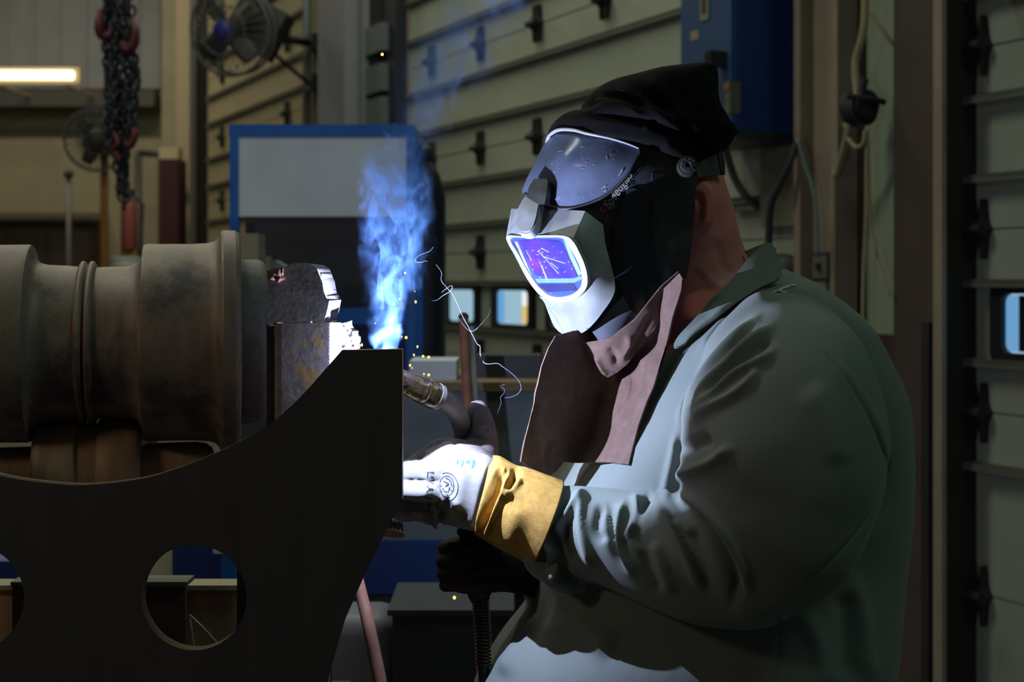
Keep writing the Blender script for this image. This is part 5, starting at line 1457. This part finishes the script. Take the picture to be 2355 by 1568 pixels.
    bi = [(1174, 549), (1210, 547), (1260, 546), (1292, 548), (1306, 562), (1320, 586), (1332, 610), (1338, 634), (1337, 654), (1328, 668), (1312, 678), (1290, 683), (1268, 681), (1252, 672), (1234, 654), (1214, 624), (1194, 588)]
    dl = tps([(1165, 546, 2.020), (1312, 560, 1.916), (1208, 634, 2.012), (1248, 684, 2.010), (1296, 695, 1.974), (1350, 645, 1.922), (1335, 590, 1.915), (1340, 673, 1.934), (1260, 543, 1.952), (1255, 615, 1.968)], SH)
    bo_, bi_ = closed_curve(bo, 150), closed_curve(bi, 140)
    sheet('lens_bezel', bo_, dl, 5, M['rim'], hm, .006, [bi_], None, 40)
    # recessed blue frame, violet filter, bars, cover pane
    off = lambda k: (lambda p: dl(p) + k)
    sheet('lens_frame', closed_curve([(x + 0.0, y) for x, y in bi], 120), off(.006), 5, M['lensbase'], hm, .003)
    filt = [(1192, 553), (1230, 551), (1283, 553), (1292, 562), (1310, 600), (1327, 636), (1310, 640), (1262, 639), (1232, 632), (1212, 598)]
    sheet('filter_glass', dens(filt, 5), off(.0035), 5, M['lens'], hm, .002)
    sheet('solar_strip', dens([(1236, 654), (1318, 652), (1326, 668), (1258, 672)], 5), off(.0035), 5, M['lensbar'], hm, .002)
    sheet('bright_bar', dens([(1230, 641), (1318, 640), (1337, 634), (1338, 642), (1320, 650), (1236, 650)], 5), off(.0030), 5, mat('lens_bar_blue', (0.13, 0.22, 0.72), .25), hm, .002)
    sheet('side_bar', dens([(1184, 556), (1189, 555), (1222, 632), (1218, 634)], 5), off(.0030), 5, mat('lens_bar_pale', (0.42, 0.52, 0.85), .25), hm, .002)
    sheet('side_bar', dens([(1296, 551), (1306, 560), (1338, 630), (1330, 634), (1310, 590)], 5), off(.0030), 5, mat('lens_bar_cyan', (0.22, 0.42, 0.80), .25), hm, .002)
    sheet('cover_lens', bi_, off(.0015), 6, M['pane'], hm, .0012)
    # scratches on the filter
    mb = MB()
    for a, b in (((1250, 590), (1300, 606)), ((1252, 592), (1285, 630)), ((1236, 576), (1252, 592)), ((1250, 592), (1246, 584)), ((1240, 600), (1256, 640)), ((1210, 575), (1222, 600)), ((1266, 604), (1284, 618)), ((1244, 570), (1262, 580)), ((1246, 610), (1262, 650))):
        pl = np.array([a, b], float); Y = dl(pl) + .0018; mb.tube([P(x, y, yy) for (x, y), yy in zip(pl, Y)], .00035, 5)
    for k in range(26):
        q = np.array([[random.uniform(1215, 1318), random.uniform(560, 660)]]); Y = dl(q)[0] + .0018; mb.sphere(P(q[0, 0], q[0, 1], Y), random.uniform(.0004, .0009), 6, 4)
    mb.obj('lens_scratches', mat('scratch_white', (.75, .75, .85), .5), hm)
    # sensor tab: silver lower tongue and dark upper clip
    tongue = [(1212, 450), (1240, 449), (1236, 480), (1229, 510), (1220, 528), (1206, 532), (1194, 528), (1188, 516), (1190, 500), (1196, 475)]
    dtg = tps([(1212, 450, 2.005), (1240, 449, 1.992), (1228, 510, 1.962), (1190, 505, 1.984), (1206, 530, 1.962), (1215, 490, 1.976)], SH)
    sheet('sensor_tab', closed_curve(tongue, 80), dtg, 4, M['silver'], hm, .010, (), None, 40)
    sheet('tab_border', closed_curve([(1212, 449), (1243, 449), (1240, 482), (1233, 513), (1222, 533), (1206, 538), (1190, 532), (1183, 517), (1186, 500), (1194, 474)], 80), lambda p: dtg(p) + .003, 4, M['rim'], hm, .012, (), None, 40)
    clip = [(1228, 411), (1256, 410), (1260, 416), (1256, 450), (1252, 470), (1240, 470), (1210, 452), (1216, 430)]
    dcl = tps([(1228, 411, 1.992), (1260, 414, 1.976), (1254, 470, 1.968), (1210, 452, 2.003), (1236, 440, 1.978)], SH)
    sheet('tab_clip', dens(clip, 5), dcl, 5, mat('clip_olive', (0.02, 0.02, 0.017), .5), hm, .010, (), None, 40)
    # printed brand on the side
    dz = D(.0056)
    lettering('printed_word', 'Speedglas', (1422, 436), 30, -.975, dz, M['letter'], hm, .012, .25, .82)
    Vv = []; Ff = []
    c = (1388, 478)
    for sx in (1, .72):
        for a, b in ((-8, -6), (8, -6), (8, 6), (-8, 6)):
            ca, sa = math.cos(-.975), math.sin(-.975); a *= sx; b *= sx
            Vv.append((c[0] + a * ca - b * sa, c[1] + a * sa + b * ca))
    Y = dz(np.array(Vv)); W3 = [P(a, b, y) for (a, b), y in zip(Vv, Y)]
    obj('printed_square', W3, orient(W3, [(i, (i + 1) % 4, 4 + (i + 1) % 4, 4 + i) for i in range(4)]), M['letter_red'], hm, False)
    # scuffs on the shell
    mb = MB()
    for a, b in (((1423, 405), (1431, 390)), ((1386, 432), (1393, 427)), ((1428, 398), (1432, 388)), ((1388, 441), (1394, 436))):
        pl = np.array(catmull([a, ((a[0] + b[0]) / 2 + 1, (a[1] + b[1]) / 2), b], 6)); Y = dvis(pl) - .0012; mb.tube([P(x, y, yy) for (x, y), yy in zip(pl, Y)], .0006, 5)
    for k in range(34):
        x, y = random.uniform(1260, 1430), random.uniform(330, 460)
        if not inside(vis, (x, y)) or (x - 1180) * .2 + y > 500: continue
        an = random.uniform(0, PI); L = random.uniform(3, 11); pl = np.array([(x, y), (x + L * math.cos(an), y + L * math.sin(an))]); Y = dvis(pl) - .0008
        mb.tube([P(a, b, yy) for (a, b), yy in zip(pl, Y)], .00022, 4)
    mb.obj('visor_scratches', mat('scratch_grey', (.35, .36, .42), .6), hm)

    # --- cloth hood over the top
    crown = loft([(1600, 153, 1640, 150, 2.06, .02), (1500, 167, 1650, 158, 2.06, .065), (1405, 188, 1653, 190, 2.06, .10), (1350, 222, 1655, 232, 2.06, .122), (1333, 262, 1668, 285, 2.06, .130), (1340, 290, 1660, 330, 2.06, .128)], 50, 64)
    bandl = loft([(1345, 255, 1600, 262, 2.06, .120), (1296, 266, 1672, 288, 2.06, .136), (1272, 284, 1692, 300, 2.06, .142), (1262, 306, 1672, 335, 2.06, .142), (1264, 318, 1640, 372, 2.06, .139), (1300, 314, 1610, 400, 2.06, .12), (1340, 320, 1590, 405, 2.06, .10)], 50, 64)
    tail = loft([(1640, 262, 1660, 250, 2.03, .03), (1650, 300, 1680, 280, 2.0, .025), (1672, 318, 1692, 298, 1.99, .012), (1692, 310, 1702, 302, 1.985, .004)], 24, 24)
    V, Fc = union([crown, bandl, tail], .003, 4)
    S = [([(1342, 262), (1400, 264), (1470, 276), (1540, 300), (1600, 340)], 8, -.008), ([(1400, 205), (1450, 215), (1500, 250), (1560, 300)], 12, .006), ([(1360, 235), (1420, 240), (1480, 262)], 10, .006), ([(1440, 190), (1500, 225), (1560, 270), (1610, 350)], 12, -.006), ([(1380, 222), (1440, 228), (1490, 252)], 8, -.005),
         ([(1480, 180), (1540, 230), (1580, 300)], 14, .006), ([(1610, 160), (1608, 220), (1620, 290)], 8, -.005), ([(1630, 160), (1634, 220), (1640, 280)], 9, .004), ([(1540, 175), (1580, 230), (1600, 300)], 12, -.005), ([(1480, 285), (1496, 292)], 8, .004), ([(1520, 330), (1560, 350), (1600, 372)], 12, .005), ([(1600, 330), (1630, 340), (1650, 330)], 10, -.006)]
    V, Fc = strokes(V, Fc, S); V, Fc = wrinkle(V, Fc, .003, 22)
    obj('cloth_hood', V, Fc, M['hood'], hm)
    ht = bvh(V, Fc)
    both = drape(BVHTree.FromPolygons([tuple(v) for v in V], [tuple(f) for f in Fc]), .003)
    # lilac trim where hood meets visor
    tr = catmull([(1258, 328), (1264, 312), (1284, 299), (1318, 299), (1350, 307), (1400, 317), (1440, 329), (1470, 341)], 70)
    Yt = np.minimum(both(tr), D(.008)(tr))
    k = np.ones(9) / 9; Yt = np.concatenate([Yt[:4], np.convolve(Yt, k, 'valid'), Yt[-4:]])
    Vt, Ft = tube([P(a, b, y) for (a, b), y in zip(tr, Yt)], [.0030 * (1 - .6 * i / 70) for i in range(70)], 10); obj('visor_trim', Vt, Ft, M['trim'], hm)
    # black shell flank behind the visor, above the side oval
    # pivot knob and head band
    c = P(1581, 381, 1.915)
    V, Fc = lathe([(-.02, .0135), (.002, .0135), (.004, .0125), (.004, .0105), (.008, .010), (.009, .008), (.009, .004), (.006, .002)], c, (-.05, -1, .05), 40); obj('pivot_knob', V, Fc, M['knob'], hm, True, 35)
    mb = MB()
    for i in range(9):
        an = 2 * PI * i / 9; mb.box(c + Vector((math.cos(an) * .0088, -.006, math.sin(an) * .0088)), .0022, .006, .0022)
    mb.obj('knob_ridges', M['strap'], hm)
    dsb = tps([(1606, 385, 1.985), (1660, 345, 2.02), (1664, 400, 2.02), (1606, 406, 1.985), (1635, 380, 1.995)])
    sheet('head_band', [(1600, 378), (1625, 362), (1652, 346), (1656, 370), (1660, 402), (1640, 404), (1604, 408)], dsb, 6, M['strap'], hm, .004)
    sheet('band_buckle', [(1650, 344), (1660, 346), (1667, 372), (1668, 402), (1660, 403), (1655, 372)], lambda p: dsb(p) - .003, 5, M['rubber'], hm, .005)


# ------------------------------------------------------------------ smoke, sparks, light
ARC = P(889, 818, 1.8213)


def smoke(name, label, stations, dens_k, amp, thr, nscale, color, aniso=0.0):
    """rising fume: a tube-shaped domain filled by swirling noise that thins towards its skin"""
    A = catmull(stations, 70)
    V, Fc = tube([P(a[0], a[1], a[2]) for a in A], [(a[3] * 1.2 + (22 if a[1] < 790 else 2)) * a[2] / F for a in A], 20)
    m, nt, N, L = new_mat(name)
    out = N.new('ShaderNodeOutputMaterial')
    o = obj(name, V, Fc, m)
    tag(o, label, 'smoke', None, 'stuff')
    Z = [P(a[0], a[1], a[2]).z for a in A]; z0, z1 = Z[0], Z[-1]
    tc = N.new('ShaderNodeTexCoord')
    def math_(op, a, b=None, c=None, clamp=False):
        n = N.new('ShaderNodeMath'); n.operation = op; n.use_clamp = clamp
        for i, v in enumerate((a, b, c)):
            if v is None: continue
            if isinstance(v, (int, float)): n.inputs[i].default_value = v
            else: L.new(v, n.inputs[i])
        return n.outputs[0]
    # swirl the coordinates
    n1 = N.new('ShaderNodeTexNoise'); n1.inputs['Scale'].default_value = nscale * .55; n1.inputs['Detail'].default_value = 3
    mp = N.new('ShaderNodeMapping'); mp.inputs['Scale'].default_value = (1, 1, .7); L.new(tc.outputs['Object'], mp.inputs[0]); L.new(mp.outputs[0], n1.inputs['Vector'])
    sub = N.new('ShaderNodeVectorMath'); sub.operation = 'SUBTRACT'; L.new(n1.outputs['Color'], sub.inputs[0]); sub.inputs[1].default_value = (.5, .5, .5)
    scl = N.new('ShaderNodeVectorMath'); scl.operation = 'SCALE'; L.new(sub.outputs[0], scl.inputs[0]); scl.inputs['Scale'].default_value = .055
    add = N.new('ShaderNodeVectorMath'); add.operation = 'ADD'; L.new(tc.outputs['Object'], add.inputs[0]); L.new(scl.outputs[0], add.inputs[1])
    sep = N.new('ShaderNodeSeparateXYZ'); L.new(add.outputs[0], sep.inputs[0])
    sep0 = N.new('ShaderNodeSeparateXYZ'); L.new(tc.outputs['Object'], sep0.inputs[0])
    t = math_('DIVIDE', math_('SUBTRACT', sep0.outputs[2], z0), z1 - z0, None, True)
    def curve(vals, lo, hi):
        fc = N.new('ShaderNodeFloatCurve'); c = fc.mapping.curves[0]
        pts = [((z - z0) / (z1 - z0), (v - lo) / (hi - lo)) for z, v in vals]
        c.points[0].location = pts[0]; c.points[1].location = pts[-1]
        for p in pts[1:-1]: c.points.new(*p)
        fc.mapping.update(); L.new(t, fc.inputs['Value'])
        return math_('MULTIPLY_ADD', fc.outputs[0], hi - lo, lo)
    B = A[::7]
    if (B[-1] != A[-1]).any(): B = np.vstack([B, A[-1]])
    xs = [(P(a[0], a[1], a[2]).z, P(a[0], a[1], a[2]).x) for a in B]; ys = [(P(a[0], a[1], a[2]).z, a[2]) for a in B]; rs = [(P(a[0], a[1], a[2]).z, a[3] * a[2] / F) for a in B]; am = [(P(a[0], a[1], a[2]).z, a[4]) for a in B]
    rng = lambda v: (min(q[1] for q in v) - 1e-3, max(q[1] for q in v) + 1e-3)
    cx, cy, rr, aa = curve(xs, *rng(xs)), curve(ys, *rng(ys)), curve(rs, *rng(rs)), curve(am, *rng(am))
    dx = math_('SUBTRACT', sep.outputs[0], cx); dy = math_('SUBTRACT', sep.outputs[1], cy)
    d = math_('DIVIDE', math_('SQRT', math_('ADD', math_('MULTIPLY', dx, dx), math_('MULTIPLY', dy, dy))), rr)
    fall = N.new('ShaderNodeMapRange'); fall.interpolation_type = 'SMOOTHSTEP'; L.new(d, fall.inputs[0])
    fall.inputs[1].default_value = 1.0; fall.inputs[2].default_value = .25; fall.inputs[3].default_value = 0; fall.inputs[4].default_value = 1
    n2 = N.new('ShaderNodeTexNoise'); n2.inputs['Scale'].default_value = nscale; n2.inputs['Detail'].default_value = 8; n2.inputs['Roughness'].default_value = .6; n2.inputs['Distortion'].default_value = 1.2
    mp2 = N.new('ShaderNodeMapping'); mp2.inputs['Scale'].default_value = (1, 1, .55); L.new(add.outputs[0], mp2.inputs[0]); L.new(mp2.outputs[0], n2.inputs['Vector'])
    w = N.new('ShaderNodeMapRange'); L.new(n2.outputs['Fac'], w.inputs[0]); w.inputs[1].default_value = thr; w.inputs[2].default_value = thr + .2; w.inputs[3].default_value = .012; w.inputs[4].default_value = 1
    w.interpolation_type = 'SMOOTHSTEP'
    dens_ = math_('MULTIPLY', math_('MULTIPLY', math_('MULTIPLY', fall.outputs[0], w.outputs[0]), aa), dens_k)
    vs = N.new('ShaderNodeVolumeScatter'); vs.inputs['Color'].default_value = (*color, 1); vs.inputs['Anisotropy'].default_value = aniso; L.new(dens_, vs.inputs['Density'])
    va = N.new('ShaderNodeVolumeAbsorption'); va.inputs['Color'].default_value = (*color, 1); L.new(dens_, va.inputs['Density'])
    ash = N.new('ShaderNodeAddShader'); L.new(vs.outputs[0], ash.inputs[0]); L.new(va.outputs[0], ash.inputs[1]); L.new(ash.outputs[0], out.inputs['Volume'])
    return o


def build_air():
    col = (.22, .43, .96)
    smoke('smoke_plume', 'blue lit welding smoke rising in a column from the plate edge', [
        (890, 812, 1.846, 20, .16), (890, 770, 1.85, 36, .34), (896, 700, 1.855, 60, .55), (902, 620, 1.86, 76, .95), (914, 530, 1.865, 98, 1.5), (912, 480, 1.87, 104, 1.8), (898, 420, 1.875, 100, 1.35), (908, 360, 1.88, 92, .8), (930, 300, 1.885, 80, .4)], 33, 1, .47, 46, col)
    smoke('drifting_smoke', 'thin pale smoke drifting up in front of the middle overhead door', [
        (935, 360, 1.91, 60, .3), (965, 290, 1.915, 90, .5), (1010, 200, 1.92, 130, .6), (1060, 120, 1.925, 150, .8), (1095, 30, 1.93, 150, .9), (1120, -60, 1.94, 160, .9)], 26, 1, .5, 15, (.30, .5, 1.0))
    # fine wisps
    m, nt, N, L = new_mat('wisp_smoke')
    out = N.new('ShaderNodeOutputMaterial'); tr = N.new('ShaderNodeBsdfTransparent'); df = N.new('ShaderNodeBsdfDiffuse'); df.inputs[0].default_value = (.55, .65, 1, 1)
    tl = N.new('ShaderNodeBsdfTranslucent'); tl.inputs[0].default_value = (.55, .65, 1, 1)
    ad = N.new('ShaderNodeMixShader'); ad.inputs[0].default_value = .5; L.new(df.outputs[0], ad.inputs[1]); L.new(tl.outputs[0], ad.inputs[2])
    mx = N.new('ShaderNodeMixShader'); mx.inputs[0].default_value = .22; L.new(tr.outputs[0], mx.inputs[1]); L.new(ad.outputs[0], mx.inputs[2]); L.new(mx.outputs[0], out.inputs[0])
    q = lambda pts: [(850 + x / 3.92, 560 + y / 3.92) for x, y in pts]
    wisps = [
        (q([(600, 190), (648, 260), (645, 330), (690, 390), (760, 480), (830, 640), (890, 750), (930, 830), (970, 905), (995, 925), (998, 1000), (1020, 1060), (1060, 1085), (1150, 1080), (1200, 1110), (1280, 1170), (1340, 1230), (1365, 1290), (1350, 1340), (1300, 1375), (1220, 1392)]), 1.2, 1.90, 'long pale thread of smoke winding between the smoke column and the brown bib'),
        (q([(560, 515), (610, 508), (660, 470), (710, 440), (742, 410), (740, 380), (700, 400), (650, 440)]), .9, 1.905, 'short bright curl of smoke in front of the window above the rusty rod'),
        (q([(800, 670), (850, 740), (900, 785), (950, 780), (1010, 720), (1070, 650), (1090, 580)]), .5, 1.91, 'faint thread of smoke looping beside the rusty rod'),
        (q([(575, 30), (540, 70), (460, 100), (415, 135), (420, 165), (470, 168), (500, 155), (522, 165)]), .9, 1.90, 'hooked curl of smoke just beyond the smoke column'),
        (q([(1225, 1270), (1175, 1285), (1210, 1310), (1215, 1340), (1180, 1390), (1185, 1440), (1150, 1530)]), .5, 1.915, 'faint wavy thread of smoke above the gloved thumb'),
    ]
    for pl, r, Y, lab in wisps:
        a = catmull(pl, 140); n = len(a)
        pts = [P(x, y, Y + .012 * math.sin(i * .05)) for i, (x, y) in enumerate(a)]
        rad = [.7 * r * Y / F * (.35 + .65 * math.sin(PI * (i + 2) / (n + 4))) for i in range(n)]
        V, Fc = tube(pts, rad, 8); tag(obj('smoke_wisp', V, Fc, m), lab, 'smoke wisp', 'threads of smoke')
    # sparks
    sp = [(931.6, 627.6, 2.4), (877.5, 662, 1.8), (919.6, 687.5, 1.8), (956, 694, 2.6), (905, 700, 2.2), (916, 757, 2.6), (934, 776, 3.2), (960, 797, 2.2), (952, 816, 2.2), (973, 819, 3.0), (986, 821, 3.0), (943, 840, 2.6), (975, 860, 1.8), (986, 862, 3.0), (932, 867, 2.4), (924, 774, 1.6), (948, 846, 1.4),
          (863, 743, 1.2), (954, 670, 1.3), (905.5, 696, 1.4)]
    base = None
    def spark(x, y, r, Y, lab, grp):
        nonlocal base
        p = P(x, y, Y)
        if base is None:
            V, Fc = MB().sphere((0, 0, 0), 1.0, 12, 8).v, None
            mb = MB(); mb.sphere((0, 0, 0), 1.0, 12, 8); base = mb.obj('spark', M['spark'], None, True); o = base
        else:
            o = base.copy(); COL.objects.link(o)
        s = r * Y / F; o.location = p; o.scale = (s, s, s * random.uniform(1, 1.5)); tag(o, lab, 'spark', grp)
        return o
    for x, y, r in sp: spark(x, y, r, random.uniform(1.85, 1.93), 'tiny glowing orange weld spark flying around the smoke and torch nozzle', 'weld sparks')
    spark(879, 125, 3.6, 1.9, 'lone orange spark high up beside the dark door jamb', 'weld sparks')
    spark(832, 793, 2.6, 1.88, 'orange spark just above the plate beside the pale slag', 'weld sparks')
    spark(1045, 1374, 3.8, 1.93, 'lone orange spark low under the dark glove', 'weld sparks')
    # the arc itself behind the plate edge
    mb = MB(); mb.sphere(ARC + Vector((-.004, .0045, -.003)), .004, 16, 10); tag(mb.obj('weld_arc', M['arc'], None, True), 'blinding blue white welding arc just behind the plate edge', 'welding arc')
    ld = bpy.data.lights.new('arc_light', 'POINT'); ld.energy = ARC_W; ld.color = (.58, .70, 1.0); ld.shadow_soft_size = .0011
    lo = bpy.data.objects.new('arc_light', ld); lo.location = ARC; COL.objects.link(lo)


ARC_W = 20.0


def lamp(name, loc, size, energy, color, rot=(0, 0, 0)):
    ld = bpy.data.lights.new(name, 'AREA'); ld.shape = 'RECTANGLE'; ld.size, ld.size_y = size; ld.energy = energy; ld.color = color
    o = bpy.data.objects.new(name, ld); o.location = loc; o.rotation_euler = rot; COL.objects.link(o)
    return o


def build_light_camera():
    w = bpy.data.worlds.new('World'); SC.world = w; w.use_nodes = True
    bg = w.node_tree.nodes['Background']; bg.inputs[0].default_value = (.62, .78, .72, 1); bg.inputs[1].default_value = .025
    lamp('ceiling_lamp_far', (-4.5, 13.0, 6.2), (4, .5), 120, (1.0, .88, .64))
    lamp('ceiling_lamp_middle', (-3.4, 3.5, 6.2), (4, .5), 105, (.93, 1.0, .86))
    lamp('ceiling_lamp_back', (-1.2, 7.2, 6.2), (4, .5), 100, (.97, 1.0, .80))
    lamp('ceiling_lamp_near', (3.2, .6, 5.6), (3, .5), 44, (.58, 1.0, .78), (0, .5, 0))
    lamp('fill_lamp_left', (-2.3, .2, 2.7), (.5, .3), 6.8, (1.0, .80, .58), (math.radians(62), 0, math.radians(-45)))  # unseen fill added to brighten the shaft and lower roller from the front
    cam = bpy.data.cameras.new('camera'); cam.lens = 50; cam.sensor_width = 36; cam.shift_y = -(784 - HY) / 2355; cam.clip_start = .05
    cam.dof.use_dof = True; cam.dof.focus_distance = 1.93; cam.dof.aperture_fstop = 5.6
    co = bpy.data.objects.new('camera', cam); co.location = (0, 0, CZ); co.rotation_euler = (PI / 2, 0, 0); COL.objects.link(co)
    SC.camera = co
    SC.view_settings.view_transform = 'Standard'; SC.view_settings.look = 'None'; SC.view_settings.exposure = 0; SC.view_settings.gamma = 1
    SC.view_settings.use_curve_mapping = False
    cy = SC.cycles
    cy.use_denoising = True; cy.max_bounces = 8; cy.diffuse_bounces = 3; cy.transparent_max_bounces = 16; cy.volume_bounces = 0; cy.volume_step_rate = .35; cy.volume_max_steps = 256
    cy.sample_clamp_indirect = 4; cy.use_adaptive_sampling = True; cy.adaptive_threshold = .02


def main():
    build_materials()
    M['white_day'] = emit('daylight_pane_white', (.85, .88, .85), 1.0)
    M['day4'] = emit('daylight_pane_cool', (.17, .40, .68), .85)
    M['navyblack'] = mat('navy_black_steel', (0.012, 0.012, 0.022), .6)
    build_setting()
    build_background_things()
    build_work()
    build_tools()
    build_person()
    build_air()
    build_light_camera()


main()
